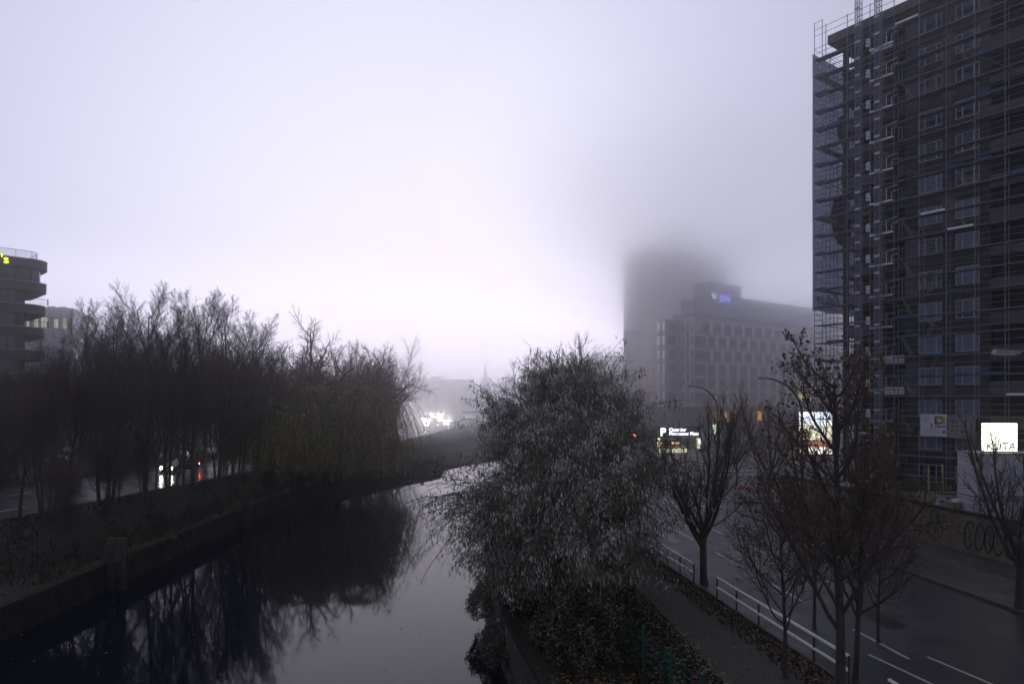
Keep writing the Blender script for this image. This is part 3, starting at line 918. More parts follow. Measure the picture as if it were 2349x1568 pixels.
for k in range(8):
    zt = 28.05 - 3.15 * k
    pl = plan([0, -.1, -.25, -.35][min(k, 3)], 0, 13, 2.6)
    extr(pl, zt - 1.28, zt - .06).build('brick_band', m_lbrick, lb)
    extr(plan([.06, -.04, -.19, -.29][min(k, 3)], -.06, 13.06, 2.6), zt - .06, zt + .02).build('coping', m_cop, lb)
    inner = plan(-.9 if k == 0 else -3.0, .55, 12.4, 1.6 if k == 0 else .15, inset=0)
    extr(inner, zt - 3.15, zt - 1.28).build('wall', m_lbrick if k else m_lglass, lb)
    # glazing
    for (a, c) in ((-5.9, -4.2), (-9, -7), (-13, -10)) if k else ((-6.2, -4.4), (-9.4, -6.9), (-14, -10.5)):
        b = MB(); b.box(a, c, .40, .53, zt - 3.1, zt - 1.3, 0); b.box((a + c) / 2 - .05, (a + c) / 2 + .05, .36, .40, zt - 3.1, zt - 1.3, 1); b.box(a, c, .36, .398, zt - 2.5, zt - 2.42, 1)
        b.build('window', [m_lglass, m_dark], lb)
    if k == 0:
        b = MB(); b.box(-4.1, -2.7, .38, .60, zt - 3.15, zt - 1.28, 0); b.build('pier', m_lbrick, lb)
        for x in (-2.4, -1.5): 
            b = MB(); b.box(x, x + .1, .45, .52, zt - 3.15, zt - 1.28, 0); b.build('mullion', m_dark, lb)
    if k in (1, 2):
        b = MB()
        for i in range(16):
            b.tube([(-2.9 + i * .17, .35 + .02 * i, zt - 3.1), (-2.9 + i * .17, .35 + .02 * i, zt - 2.25)], .012, 3)
        b.tube([(-3, .34, zt - 2.25), (-.3, .68, zt - 2.25)], .03, 4); b.tube([(-.3, .68, zt - 3.1), (-.3, .68, zt - 2.2)], .07, 4)
        b.build('railing', m_dark, lb)
m_clear = bpy.data.materials.new('clear_balustrade_glass'); m_clear.use_nodes = True
t = m_clear.node_tree; t.nodes.clear(); o_ = t.nodes.new('ShaderNodeOutputMaterial'); gl_ = t.nodes.new('ShaderNodeBsdfGlossy'); gl_.inputs['Roughness'].default_value = .1; gl_.inputs[0].default_value = (.7, .75, .8, 1)
tp = t.nodes.new('ShaderNodeBsdfTransparent'); tp.inputs[0].default_value = (.8, .83, .84, 1); mxs = t.nodes.new('ShaderNodeMixShader'); mxs.inputs[0].default_value = .12
t.links.new(tp.outputs[0], mxs.inputs[1]); t.links.new(gl_.outputs[0], mxs.inputs[2]); t.links.new(mxs.outputs[0], o_.inputs[0])
pl = plan(-1.2, .9, 11.5, 1.5)
b = MB()
for (x, y), (x2, y2) in zip(pl, pl[1:]):
    b.quad((x, y, 28.07), (x2, y2, 28.07), (x2, y2, 29.2), (x, y, 29.2))
gb = b.build('glass_balustrade', m_clear, lb)
b = MB()
b.tube([(x, y, 29.22) for x, y in pl], .035, 4)
for i in range(0, len(pl), 3): b.tube([(pl[i][0], pl[i][1], 28.06), (pl[i][0], pl[i][1], 29.2)], .03, 4)
for x in (-4, -6, -8, -10): b.tube([(x, .9, 28.06), (x, .9, 29.2)], .03, 4)
b.build('balustrade_rail', m_cop, lb)
m_yn = mat('yellow_green_neon', (.3, .35, .02), .5, var=0, emit=(.75, .95, .02), estr=2.2)
sgn = empty('neon_sign', "yellow green lit lettering on the brick parapet at the left edge", 'sign', (-65.0, 96.4, 0), LA)
put_text('lettering', "'s", 1.65, m_yn, sgn, (-5.9, -.12, 27.0), (1, 0, 0), depth=.06, bold=.012)

# glass building behind
gb = empty('glass_office', 'pale glass office with vertical fins and a lit storey behind the brick building', 'office building', ((100 - CX) / F * 150, 150, 0), .35)
b = MB(); b.box(-8, 5.6, 0, 14, 0, 24.4, 0); b.build('lower_glazing', m_attic, gb)
b = MB(); b.box(-8, 5.6, 0.02, 14, 24.4, 26.9, 0); b.build('lit_storey', mat('half_lit_glazing', (.12, .14, .14), .2, var=.2, scale=.5), gb)
for i, (x, w_) in enumerate(((-4.6, .5), (-3.3, .9), (-1.9, 1.2), (.5, .7), (2.2, .8))):
    b = MB(); b.box(x + 1.5, x + 1.5 + w_, -.04, .0, 24.5, 26.7 - .3 * (i % 2)); b.build('lit_pane', mat('dim_lit_pane', (.4, .42, .3), .5, var=0, emit=(.75, .8, .5), estr=.55), gb)
b = MB(); b.box(-8, 5.7, -.1, 14, 26.9, 29.0, 0); b.build('attic', m_attic, gb)
for i in range(5):
    b = MB(); b.box(-6 + i * 2.1, -4.6 + i * 2.1, 2, 6, 29.0, 29.45); b.build('roof_unit', m_cop, gb)
b = MB()
for i in range(26): b.box(-8 + i * .54, -7.92 + i * .54, -.3, -.1, 0, 28.6)
b.build('fins', m_galv, gb)

# bridge far down the canal
br = empty('road_bridge', 'grey road bridge crossing the canal in the haze', 'bridge', (-30, 430, 0))
b = MB(); b.box(-14, 60, 0, 12, -.2, 1.0); b.build('deck', m_clad2, br)
b = MB(); b.box(-14, -4, .5, 11.5, -2.5, -.2); b.box(34, 60, .5, 11.5, -2.5, -.2); b.build('abutment', m_clad2, br)
b = MB()
for i in range(30): b.tube([(-14 + i * 2.5, .1, 1), (-14 + i * 2.5, .1, 2)], .06, 4)
b.tube([(-14, .1, 2), (60, .1, 2)], .08, 4); b.build('railing', m_galv, br)
# sloping embankment wall under the bridge, right side of far canal

# ================================================================== TREES
m_bark = mat('dark_damp_bark', (.055, .045, .042), .9, var=.35, scale=4, streak=(1, 1, .2), bump=.4)
m_twig = mat('brown_grey_twigs', (.095, .076, .074), .9, var=.3, scale=1.5)
m_twigr = mat('reddish_twigs', (.14, .092, .085), .9, var=.3, scale=1.5)
m_lbrown = mat('withered_brown_leaf', (.105, .055, .026), .8, var=.5, scale=1.2)
m_lyell = mat('yellow_autumn_leaf', (.17, .12, .03), .8, var=.4, scale=1.2)
m_wleaf = mat('olive_willow_leaf', (.36, .315, .115), .8, var=.55, scale=.7)
m_gleaf = mat('grey_green_willow_leaf', (.52, .55, .48), .75, var=.65, scale=1.6)
m_gleaf2 = mat('brownish_fading_leaf', (.17, .135, .108), .8, var=.7, scale=1.6)
m_dleaf = mat('dark_evergreen_leaf', (.018, .028, .014), .6, var=.5, scale=1.5)

class Tree:
    def __init__(s, seed):
        s.r = random.Random(seed)
        s.seg = []      # (p0, p1, r0, r1, lev)
        s.tips = []
    def branch(s, p, d, L, r, lev, maxlev, P_):
        rn = s.r
        n = P_['n'][lev]
        wob = P_['wob'][lev]
        up = P_['up'][lev]
        st = L / n
        pts = [p]; ds = [d]
        q = p.copy(); dd = d.copy()
        for i in range(n):
            dd = (dd + Vector((rn.gauss(0, wob), rn.gauss(0, wob), rn.gauss(0, wob) + up))).normalized()
            q = q + dd * st
            pts.append(q.copy()); ds.append(dd.copy())
        rt = P_['taper'][lev]
        rad = [r * (1 - (1 - rt) * (i / n)) for i in range(n + 1)]
        for i in range(n):
            s.seg.append((pts[i], pts[i + 1], rad[i], rad[i + 1], lev))
        if lev >= maxlev:
            s.tips.append((pts[-1], ds[-1], pts[n // 2]))
            return
        m = P_['kids'][lev]
        t0 = P_['t0'][lev]
        az = rn.random() * 6.283
        for j in range(m):
            f = t0 + (1 - t0) * ((j + rn.random() * .8) / m)
            f = min(f, .99)
            x = f * n; i = int(x); fr = x - i
            pp = pts[i].lerp(pts[i + 1], fr)
            dv = ds[i + 1]
            az += 2.4 + rn.gauss(0, .4)
            a = dv.orthogonal().normalized(); b = dv.cross(a)
            side = a * math.cos(az) + b * math.sin(az)
            ang = R(P_['ang'][lev] + rn.gauss(0, 8))
            nd = (dv * math.cos(ang) + side * math.sin(ang)).normalized()
            shape = P_.get('shape', {}).get(lev)
            k = (1 - P_['short'][lev] * (f - t0) / (1 - t0 + 1e-6))
            LL = L * P_['ratio'][lev] * k * rn.uniform(.75, 1.2)
            rr = min(rad[i] * .75, r * P_['rr'][lev] * (.6 + .4 * k))
            s.branch(pp, nd, LL, max(rr, P_['rmin']), lev + 1, maxlev, P_)
        if lev > 0:
            s.tips.append((pts[-1], ds[-1], pts[-2]))

def seg_mesh(name, segs, mats, sides, leaves=None, leaf_mi=None):
    """many tapered prisms as one mesh; leaves: (N,4,3) quads"""
    V = []; Fc = []; MI = []
    off_ = 0
    if segs:
        p0 = np.array([s[0][:] for s in segs]); p1 = np.array([s[1][:] for s in segs])
        r0 = np.array([s[2] for s in segs])[:, None]; r1 = np.array([s[3] for s in segs])[:, None]
        d = p1 - p0; d /= np.linalg.norm(d, axis=1)[:, None] + 1e-9
        ref = np.where(np.abs(d[:, 2:3]) > .9, np.array([[1., 0, 0]]), np.array([[0, 0, 1.]]))
        a = np.cross(d, ref); a /= np.linalg.norm(a, axis=1)[:, None] + 1e-9
        b = np.cross(d, a)
        n = len(segs)
        ring = []
        for k in range(sides):
            t = 2 * math.pi * k / sides
            ring.append(p0 + (a * math.cos(t) + b * math.sin(t)) * r0)
        for k in range(sides):
            t = 2 * math.pi * k / sides
            ring.append(p1 + (a * math.cos(t) + b * math.sin(t)) * r1)
        vv = np.stack(ring, 1).reshape(-1, 3)
        base = np.arange(n) * 2 * sides
        fs = []
        for k in range(sides):
            k2 = (k + 1) % sides
            fs.append(np.stack([base + k, base + k2, base + sides + k2, base + sides + k], 1))
        ff = np.concatenate(fs)
        V.append(vv); Fc.append(ff); MI.append(np.zeros(len(ff), int)); off_ = len(vv)
    if leaves is not None and len(leaves):
        vv = leaves.reshape(-1, 3); m = len(leaves)
        V.append(vv); Fc.append(np.arange(4 * m).reshape(-1, 4) + off_); MI.append(leaf_mi if leaf_mi is not None else np.ones(m, int))
    v = np.concatenate(V).astype(np.float32); f = np.concatenate(Fc).astype(np.int32); mi = np.concatenate(MI).astype(np.int32)
    me = bpy.data.meshes.new(name)
    me.vertices.add(len(v)); me.vertices.foreach_set('co', v.ravel())
    me.loops.add(len(f) * 4); me.loops.foreach_set('vertex_index', f.ravel())
    me.polygons.add(len(f)); me.polygons.foreach_set('loop_start', np.arange(len(f), dtype=np.int32) * 4)
    for x in mats: me.materials.append(x)
    me.polygons.foreach_set('material_index', mi)
    me.update()
    me.validate()
    return me

def leaf_quads(rs, pts, L, W, droop=0., spread=.15):
    """random leaf shaped quads at points"""
    n = len(pts)
    pts = np.asarray(pts, dtype=float) + rs.normal(0, spread, (n, 3))
    d = rs.normal(0, 1, (n, 3)); d[:, 2] -= droop
    d /= np.linalg.norm(d, axis=1)[:, None]
    c = rs.normal(0, 1, (n, 3)); c = np.cross(d, c); c /= np.linalg.norm(c, axis=1)[:, None] + 1e-9
    l = (L * rs.uniform(.35, 1.6, n))[:, None]; w_ = (W * rs.uniform(.5, 1.6, n))[:, None]
    return np.stack([pts, pts + d * l * .5 + c * w_ * .5, pts + d * l, pts + d * l * .5 - c * w_ * .5], 1)

STY = {
 # slender young street tree with ascending limbs
 'ascend': dict(n=[7, 6, 4, 3, 2], wob=[.03, .10, .12, .14, .2], up=[.02, .16, .12, .08, .02], taper=[.22, .3, .3, .4, .5], kids=[21, 9, 5, 3], t0=[.24, .2, .15, .1], ang=[48, 36, 38, 40], ratio=[.50, .50, .55, .6], rr=[.42, .5, .5, .6], short=[.62, .5, .4, .3], rmin=.006),
 # tall riverside tree, several steep leaders, fine twigs
 'tall': dict(n=[8, 6, 4, 3, 2], wob=[.04, .07, .10, .13, .18], up=[.02, .16, .12, .08, .05], taper=[.15, .2, .3, .4, .5], kids=[17, 11, 8, 4], t0=[.22, .2, .15, .1], ang=[38, 34, 36, 40], ratio=[.52, .44, .5, .55], rr=[.42, .42, .45, .55], short=[.55, .5, .4, .3], rmin=.008),
 # old spreading tree
 'spread': dict(n=[3, 7, 5, 4, 3], wob=[.05, .20, .26, .28, .3], up=[0, .05, .05, .03, .02], taper=[.8, .28, .25, .3, .4], kids=[7, 10, 8, 6], t0=[.75, .22, .15, .1], ang=[50, 46, 46, 45], ratio=[2.3, .46, .48, .5], rr=[.55, .45, .42, .5], short=[0, .4, .4, .3], rmin=.012),
 # broad dense crown, upswept fans of twigs
 'fan': dict(n=[4, 6, 5, 4, 2], wob=[.03, .08, .10, .12, .15], up=[.02, .09, .08, .06, .05], taper=[.7, .25, .25, .3, .5], kids=[9, 10, 8, 5], t0=[.45, .2, .12, .1], ang=[42, 34, 34, 34], ratio=[1.35, .46, .48, .5], rr=[.5, .42, .42, .5], short=[.1, .4, .4, .3], rmin=.013),
 'vase': dict(n=[3, 8, 5, 4, 2], wob=[.03, .07, .09, .12, .16], up=[0, .10, .12, .10, .05], taper=[.82, .25, .3, .4, .5], kids=[8, 11, 7, 4], t0=[.62, .10, .1, .1], ang=[40, 32, 34, 38], ratio=[2.15, .40, .46, .5], rr=[.55, .42, .5, .6], short=[.1, .55, .4, .3], rmin=.006),
 # upright bush
 'shrub': dict(n=[3, 5, 4, 3], wob=[.1, .12, .15, .2], up=[0, .12, .06, .03], taper=[.7, .3, .3, .5], kids=[12, 8, 5], t0=[.1, .15, .1], ang=[38, 34, 38], ratio=[2.2, .45, .5], rr=[.6, .5, .55], short=[.2, .4, .3], rmin=.006),
}
def make_tree(seed, style, H, r0, maxlev=4, mtwig=None, leaves=0, lmat=None, lsize=(.1, .07), multi=1, lean=0.):
    P_ = STY[style]
    tr = Tree(seed)
    L0 = {'ascend': H * .92, 'tall': H * .9, 'spread': H * .26, 'fan': H * .42, 'shrub': H * .3, 'vase': H * .34}[style]
    for q in range(multi):
        a = q * 2.3
        d = Vector((lean * math.cos(a) + (.16 * math.cos(a) if multi > 1 else 0), .16 * math.sin(a) if multi > 1 else 0, 1)).normalized()
        tr.branch(Vector((.25 * math.cos(a) * (multi > 1), .25 * math.sin(a) * (multi > 1), -.15)), d, L0 * (1 if q == 0 else .85), r0 * (1 if multi == 1 else .7), 0, maxlev, P_)
    # flare and trunk
    tk = [s for s in tr.seg if s[4] <= (1 if style != 'shrub' else 0)]
    cr = [s for s in tr.seg if s[4] > (1 if style != 'shrub' else 0)]
    tk.append((Vector((0, 0, -.2)), Vector((0, 0, .35)), r0 * 1.5 * (1 if multi == 1 else .8), r0 * .98 * (1 if multi == 1 else .8), 0))
    lq = None; mi = None
    mats = [mtwig or m_twig]
    if leaves:
        rs = np.random.RandomState(seed)
        tp = [tr.r.choice(tr.tips) for _ in range(leaves)]
        pts = np.array([(x[0].lerp(x[2], tr.r.random()))[:] for x in tp])
        lq = leaf_quads(rs, pts, lsize[0], lsize[1], .8, .05)
        mats += lmat
        mi = rs.randint(1, len(mats), len(lq))
    hmax = max(s[1].z for s in tr.seg)
    k = H / hmax
    # scale to the wanted height
    def sc_seg(L_): return [(a * k, b * k, c, d, e) for a, b, c, d, e in L_]
    if lq is not None: lq = lq * k
    return (seg_mesh('trunk', sc_seg(tk), [m_bark], 7), seg_mesh('crown', sc_seg(cr), mats, 3, lq, mi))

PROTO = {}
def proto(key, *a, **k):
    if key not in PROTO: PROTO[key] = make_tree(*a, **k)
    return PROTO[key]
def plant(me, name, label, cat, x, y, z, s=1., rz=None, group=None, sx=None):
    o = empty(name, label, cat, (x, y, z), 0, group)
    o.rotation_euler = (0, 0, rz if rz is not None else (x * 7.3 + y * 3.1) % 6.28)
    o.scale = (s * (sx or 1), s * (sx or 1), s)
    link_mesh('trunk', me[0], o); link_mesh('crown', me[1], o)
    return o

tallA = proto('tA', 11, 'tall', 18, .20, 4)
tallB = proto('tB', 12, 'tall', 18, .19, 4, mtwig=m_twigr)
tallC = proto('tC', 13, 'tall', 16, .16, 4, multi=3)
tallD = proto('tD', 17, 'tall', 17, .2, 4, multi=2, leaves=60, lmat=[m_lbrown], lsize=(.14, .12))
spreadA = proto('sA', 21, 'spread', 16, .42, 4, mtwig=m_twigr)
spreadB = proto('sB', 22, 'spread', 15, .38, 4, mtwig=m_twigr)
fanA = proto('fA', 31, 'fan', 20, .45, 4, mtwig=m_twigr)
fanB = proto('fB', 32, 'fan', 18, .4, 4)
shrubA = proto('hA', 41, 'shrub', 3.2, .05, 3)
shrubB = proto('hB', 42, 'shrub', 3.6, .05, 3, leaves=500, lmat=[m_dleaf, m_gleaf2], lsize=(.12, .07))

def lz(x, y):
    """ground height on the left bank"""
    tab = [(xroad(y) - 40, 0), (xroad(y) + .4, -.02), ((xroad(y) + xl(y)) / 2 + .3, -.35), (min(xl(y) - 2.2, (xroad(y) * .25 + xl(y) * .75)), tz(y)), (xl(y), tz(y))]
    return T(tab, x) - .03
ORD = ['first', 'second', 'third', 'fourth', 'fifth', 'sixth', 'seventh', 'eighth', 'ninth', 'tenth', 'eleventh', 'twelfth', 'thirteenth', 'fourteenth', 'fifteenth', 'sixteenth', 'seventeenth', 'eighteenth', 'nineteenth', 'twentieth']
rnd = random.Random(77)
# ---- row on the canal bank, from the left edge of the picture to the willow
bank = [  # px at base (2349 scale), Y, proto, height
    (-30, 41, tallC, 11.5), (45, 47, tallB, 12.0), (100, 49, tallC, 13.5), (150, 50, tallB, 15.6), (205, 55, tallC, 16.6), (250, 52, tallD, 16.6), (332, 57, tallA, 18.6), (392, 60, tallC, 18.4), (440, 63, tallA, 19.4),
    (500, 64, tallB, 18.8), (545, 69, tallC, 18.0), (590, 74, tallA, 17.0), (640, 78, tallB, 15.0)]
for i, (px_, Y, me, H) in enumerate(bank):
    x = (px_ - CX) / F * Y
    x = min(max(x, xroad(Y) + 1.5), xl(Y) - 1.6)
    h0 = {id(tallA): 18, id(tallB): 18, id(tallC): 16, id(tallD): 17}[id(me)]
    plant(me, 'bare_tree', ['tall bare tree', 'slim bare tree', 'many stemmed bare tree', 'bare tree with a few clinging leaves'][[tallA, tallB, tallC, tallD].index(me)] + ' on the far canal bank, %s from the left' % ORD[i], 'tree', x, Y, lz(x, Y), H / h0, group='bare trees along the far canal bank')
# ---- gnarled trees above the willow
for nm, px_, Y, me, H, lab in (('old_tree', 655, 90, spreadB, 20, 'gnarled bare tree leaning over the left of the weeping willow'), ('old_tree', 765, 90, spreadA, 22, 'big gnarled bare tree with twisting limbs behind the weeping willow'),
                               ('old_tree', 825, 101, spreadB, 19.6, 'gnarled bare tree at the right shoulder of the weeping willow')):
    x = (px_ - CX) / F * Y
    plant(me, nm, lab, 'tree', x, Y, lz(x, Y), H / (16 if me is spreadA else 15), group='old gnarled trees behind the willow')
# ---- hazy trees further on
for i, (px_, Y, me, H, lab) in enumerate([
    (905, 185, fanA, 27.5, 'huge hazy fan shaped tree right of the gnarled trees'), (845, 170, fanB, 24, 'hazy fan shaped tree half hidden behind the gnarled trees'),
    (878, 118, tallC, 12.5, 'dark bushy tree at the right end of the far bank trees'), (908, 124, tallA, 10.5, 'slim dark tree beside the queue of headlights'), (850, 108, tallB, 13, 'slim dark tree directly right of the willow'),
    (1020, 330, fanB, 23, 'faint round bare tree above the sign gantry'), (985, 340, fanA, 18, 'faint bare tree left of the sign gantry'), (1062, 400, fanA, 17, 'faint tree between the tall posts and the church'),
    (1085, 430, fanB, 20, 'faint dark tree just left of the church'), (1130, 420, fanA, 20, 'faint dark tree just right of the church'), (1165, 330, fanB, 15, 'faint tree above the road bridge'), (1178, 250, tallA, 19, 'faint slim poplar like tree near the road bridge'),
    (1205, 300, fanA, 18, 'faint tree right above the bridge end'), (1292, 60, fanB, 15.0, 'upright many stemmed bare tree rising behind the grey willow'), (1245, 66, fanB, 13.4, 'slim bare tree rising left of the upright one behind the grey willow'),
    (1208, 50, fanB, 10.4, 'twiggy bare tree at the left shoulder of the large grey willow'), (1408, 52, fanB, 9.6, 'twiggy bare tree between the grey willow and the thin street tree')]):
    x = (px_ - CX) / F * Y
    plant(me, 'bare_tree', lab, 'tree', x, Y, -.1 if px_ > 1200 else -.4, H / {id(fanA): 20, id(fanB): 18, id(tallA): 18, id(tallB): 18, id(tallC): 16}[id(me)], group='bare trees in the haze')
# ---- park trees beyond the far road, three rows
def park(rowname, Y0, pts, grp):
    for k, (px_, H) in enumerate(pts):
        Y = Y0 + (k * 7) % 11
        x = (px_ - CX) / F * Y
        me, h0 = [(fanB, 18), (tallB, 18), (fanA, 20)][(k + int(Y0)) % 3]
        plant(me, 'park_tree', '%s bare tree in the %s row beyond the far road, %s from left' % (['dense', 'slender', 'broad'][(k + int(Y0)) % 3], rowname, ORD[k]), 'tree', x, Y, -.1, H / h0, group=grp)
park('front', 98, [(-20, 13), (95, 14), (140, 15), (185, 15.5), (240, 15), (290, 16), (335, 17), (380, 17), (425, 17.5), (470, 17), (515, 16.5), (560, 16), (610, 15.5), (655, 15.5), (700, 15)], 'front row of park trees')
park('middle', 112, [(60, 14.5), (115, 15.5), (160, 16), (210, 16.5), (265, 17), (312, 18), (355, 19), (402, 19.5), (448, 19), (492, 18.5), (538, 17.5), (585, 17), (630, 16.5), (676, 17), (722, 18), (770, 18.5), (815, 19)], 'middle row of park trees')
park('back', 132, [(120, 14), (195, 16), (250, 18), (300, 20), (350, 20), (400, 21), (455, 20.5), (505, 20), (555, 19), (605, 19), (650, 19.5), (695, 19), (745, 20), (795, 21), (845, 20.5), (885, 19)], 'back row of park trees')
# ---- thin saplings between the quay and the far road
for k in range(18):
    Y = 40 + k * 3.1
    x = xl(Y) - 3.0 - (k * 2.7) % 5.5
    x = max(x, xroad(Y) + 1.2)
    plant([tallC, tallB, tallA][k % 3], 'sapling', '%s bare sapling on the far bank slope, %s by distance from the camera' % (['bushy', 'thin', 'straight'][k % 3], ORD[k]), 'sapling', x, Y, lz(x, Y), [.42, .40, .44][k % 3] + .12 * ((k * 5) % 4) / 4 + (.15 if Y > 60 else 0), group='saplings on the far bank slope')
# ---- undergrowth shrubs on the far bank
k = 0
for i in range(34):
    Y = 36 + i * 2.45
    x = xl(Y) - rnd.uniform(1.8, 5.5)
    if x < xroad(Y) + 1: x = xroad(Y) + 1.2
    me = shrubA if i % 3 else shrubB
    s_ = rnd.uniform(.5, .95) * (1 if Y < 100 else .8)
    plant(me, 'shrub', '%s shrub on the far bank, number %d counted from the left' % ('twiggy' if i % 3 else 'leafy', i + 1), 'shrub', x, Y, lz(x, Y), s_, group='undergrowth shrubs on the far bank')

# ---- weeping willows
def willow(seed, H, Rr, strands, lpp, mats, vert=1.8, droop_to=.3, tw=m_bark, Lf=(.16, .05), stemr=.012, arch=.55, spreadL=.1, updir=.55, bend=-.34, trunk_r=.35, frac=(.35, 1.), fan=4):
    rn = random.Random(seed); rs = np.random.RandomState(seed)
    tk = []; cr = []; lp = []
    top = Vector((0, 0, H * .38))
    p = Vector((0, 0, -.2))
    for i in range(4):
        q = Vector((rn.gauss(0, .15), rn.gauss(0, .15), H * .38 * (i + 1) / 4)); tk.append((p, q, trunk_r * (1.3 - .12 * i), trunk_r * (1.2 - .12 * (i + 1)), 0)); p = q
    limbs = []
    nl = 13
    for j in range(nl):
        az = j * 2.399 + rn.uniform(-.2, .2); el = rn.uniform(.35, 1.25)
        d = Vector((math.cos(az) * math.cos(el), math.sin(az) * math.cos(el), math.sin(el)))
        q = p.copy() - Vector((0, 0, rn.uniform(0, H * .12))); L = rn.uniform(.8, 1.05); r = trunk_r * .42
        path = [q.copy()]
        n = 7
        reach = Vector((Rr * L * math.cos(el) * 1.05, 0, 0)).x
        for i in range(n):
            f = (i + 1) / n
            tgt = Vector((math.cos(az) * Rr * L * math.cos(el * .75), math.sin(az) * Rr * L * math.cos(el * .75), q.z))
            d = (d + Vector((rn.gauss(0, .13), rn.gauss(0, .13), rn.gauss(0, .13) - .05 * arch * f))).normalized()
            nq = q + d * (Rr * .55 + H * .62 * math.sin(el) * .55) / n * 1.6 * L
            if nq.z > H: nq.z = H - rn.random() * .4
            tk.append((q, nq, r * (1 - .85 * (i / n)), r * (1 - .85 * ((i + 1) / n)), 1)) if i < 5 else cr.append((q, nq, r * (1 - .85 * (i / n)), r * (1 - .85 * ((i + 1) / n)), 1))
            q = nq; path.append(q.copy())
        limbs.append(path)
    # secondary boughs
    boughs = []
    for path in limbs:
        for j in range(fan * 3):
            i = rn.randint(1, len(path) - 2); a = path[i].lerp(path[i + 1], rn.random())
            az = rn.random() * 6.283
            d = Vector((math.cos(az), math.sin(az), rn.uniform(.0, .9))).normalized()
            L = rn.uniform(.18, .42) * Rr
            pp = [a]; q = a.copy()
            for s_ in range(4):
                d = (d + Vector((rn.gauss(0, .15), rn.gauss(0, .15), rn.gauss(0, .12) - .12))).normalized()
                nq = q + d * L / 4
                if nq.z > H: nq.z = H
                cr.append((q, nq, .03 * (1 - s_ * .2), .03 * (1 - (s_ + 1) * .2), 2)); q = nq; pp.append(q.copy())
            boughs.append(pp)
    allp = limbs + boughs * 2
    for _ in range(strands):
        path = rn.choice(allp); i = rn.randint(max(0, len(path) // 2 - 1), len(path) - 2)
        a = path[i].lerp(path[i + 1], rn.random())
        az = rn.random() * 6.283
        d = Vector((math.cos(az) * .6, math.sin(az) * .6, updir * rn.random())).normalized()
        L = (a.z - droop_to * H * rn.random()) * rn.uniform(*frac)
        if L < .4: continue
        n = 6; q = a.copy(); ld = rn.choice([0, 0, .5, 1.2, 2, 2.6])
        for s_ in range(n):
            d = (d + Vector((rn.gauss(0, .06), rn.gauss(0, .06), bend))).normalized()
            nq = q + d * L / n
            cr.append((q, nq, stemr, stemr * .7, 3))
            for t_ in range(int(lpp * ld + .5)):
                lp.append((q.lerp(nq, rn.random()))[:])
            q = nq
    lq = leaf_quads(rs, lp, Lf[0], Lf[1], vert, spreadL)
    mats_ = [tw] + mats
    mi = rs.randint(1, len(mats_), len(lq))
    # patches of one leaf colour
    cell = (np.floor(np.array(lp) / 1.1).astype(int) * np.array([73, 19, 7])).sum(1) % len(mats)
    mi = np.where(rs.rand(len(lq)) < .82, cell + 1, mi)
    return seg_mesh('trunk', tk, [m_bark], 7), seg_mesh('crown', cr, mats_, 3, lq, mi)
def plant2(me, name, label, cat, x, y, z, rz=0., s=1.):
    return plant(me, name, label, cat, x, y, z, s, rz)
wl = willow(3, 11.6, 6.4, 3000, 7, [m_wleaf, m_wleaf, mat('rusty_willow_leaf', (.36, .25, .13), .8, var=.5, scale=.7)], bend=-.6, vert=5, droop_to=.12, Lf=(.24, .06), spreadL=.08, frac=(.95, 1.25))
x = (800 - CX) / F * 87
plant2(wl, 'weeping_willow', 'olive yellow weeping willow trailing curtains to the far canal wall', 'willow', x - .6, 84, -1.0, .4)
wl2 = willow(8, 9.6, 5.6, 1500, 7, [m_wleaf, m_wleaf], bend=-.6, vert=5, droop_to=.12, Lf=(.24, .06), spreadL=.10, frac=(.7, 1.0))
plant2(wl2, 'weeping_willow', 'smaller olive weeping willow left of the large one', 'willow', (655 - CX) / F * 78, 78, -1.0, 1.4)
# grey green willows on the near bank
GL = [m_gleaf, m_gleaf2, m_gleaf2]
wa = willow(5, 9.4, 4.1, 3600, 8, GL, bend=-.10, droop_to=.1, Lf=(.24, .05), vert=3.5, spreadL=.16, frac=(.08, .42), updir=1.2, trunk_r=.26, fan=6)
plant2(wa, 'grey_willow', 'large grey green willow filling the middle of the near bank', 'willow', (1305 - CX) / F * 42, 42, -.1, .2)
wb_ = willow(6, 6.6, 3.0, 2600, 10, GL, bend=-.2, vert=3.5, droop_to=.0, Lf=(.20, .045), spreadL=.14, frac=(.2, .7), updir=1.2, trunk_r=.16, fan=6)
wf = willow(14, 4.6, 3.0, 1500, 9, GL, bend=-.22, vert=3.5, droop_to=-.2, Lf=(.17, .035), spreadL=.15, frac=(.4, 1.0), updir=1.0, trunk_r=.1, fan=6)
plant2(wf, 'grey_willow', 'lowest grey willow draped over the quay wall nearest the camera', 'willow', 1.1, 26.8, -.2, 1.0)
plant2(wb_, 'grey_willow', 'lower grey willow in front leaning over the quay wall', 'willow', (1290 - CX) / F * 31, 31, -.15, 2.0)
wc = willow(7, 7.4, 2.5, 1500, 8, [m_gleaf2, m_gleaf2, m_gleaf], droop_to=.1, Lf=(.15, .04), spreadL=.14, frac=(.2, .6), updir=1.2, trunk_r=.2, fan=6)
plant2(wc, 'grey_willow', 'brownish willow between the grey willow and the road', 'willow', (1368 - CX) / F * 47, 47, -.1, 4.0)
wd = willow(9, 4.8, 3.2, 1300, 8, [m_gleaf2, m_dleaf, m_gleaf2], bend=-.12, droop_to=.1, Lf=(.17, .06), spreadL=.14, frac=(.2, .6), updir=.9, trunk_r=.2, fan=6)
plant2(wd, 'dark_willow', 'dark leafy willow jutting out over the canal behind the grey one', 'willow', 2.6, 64, -.2, 1.0)
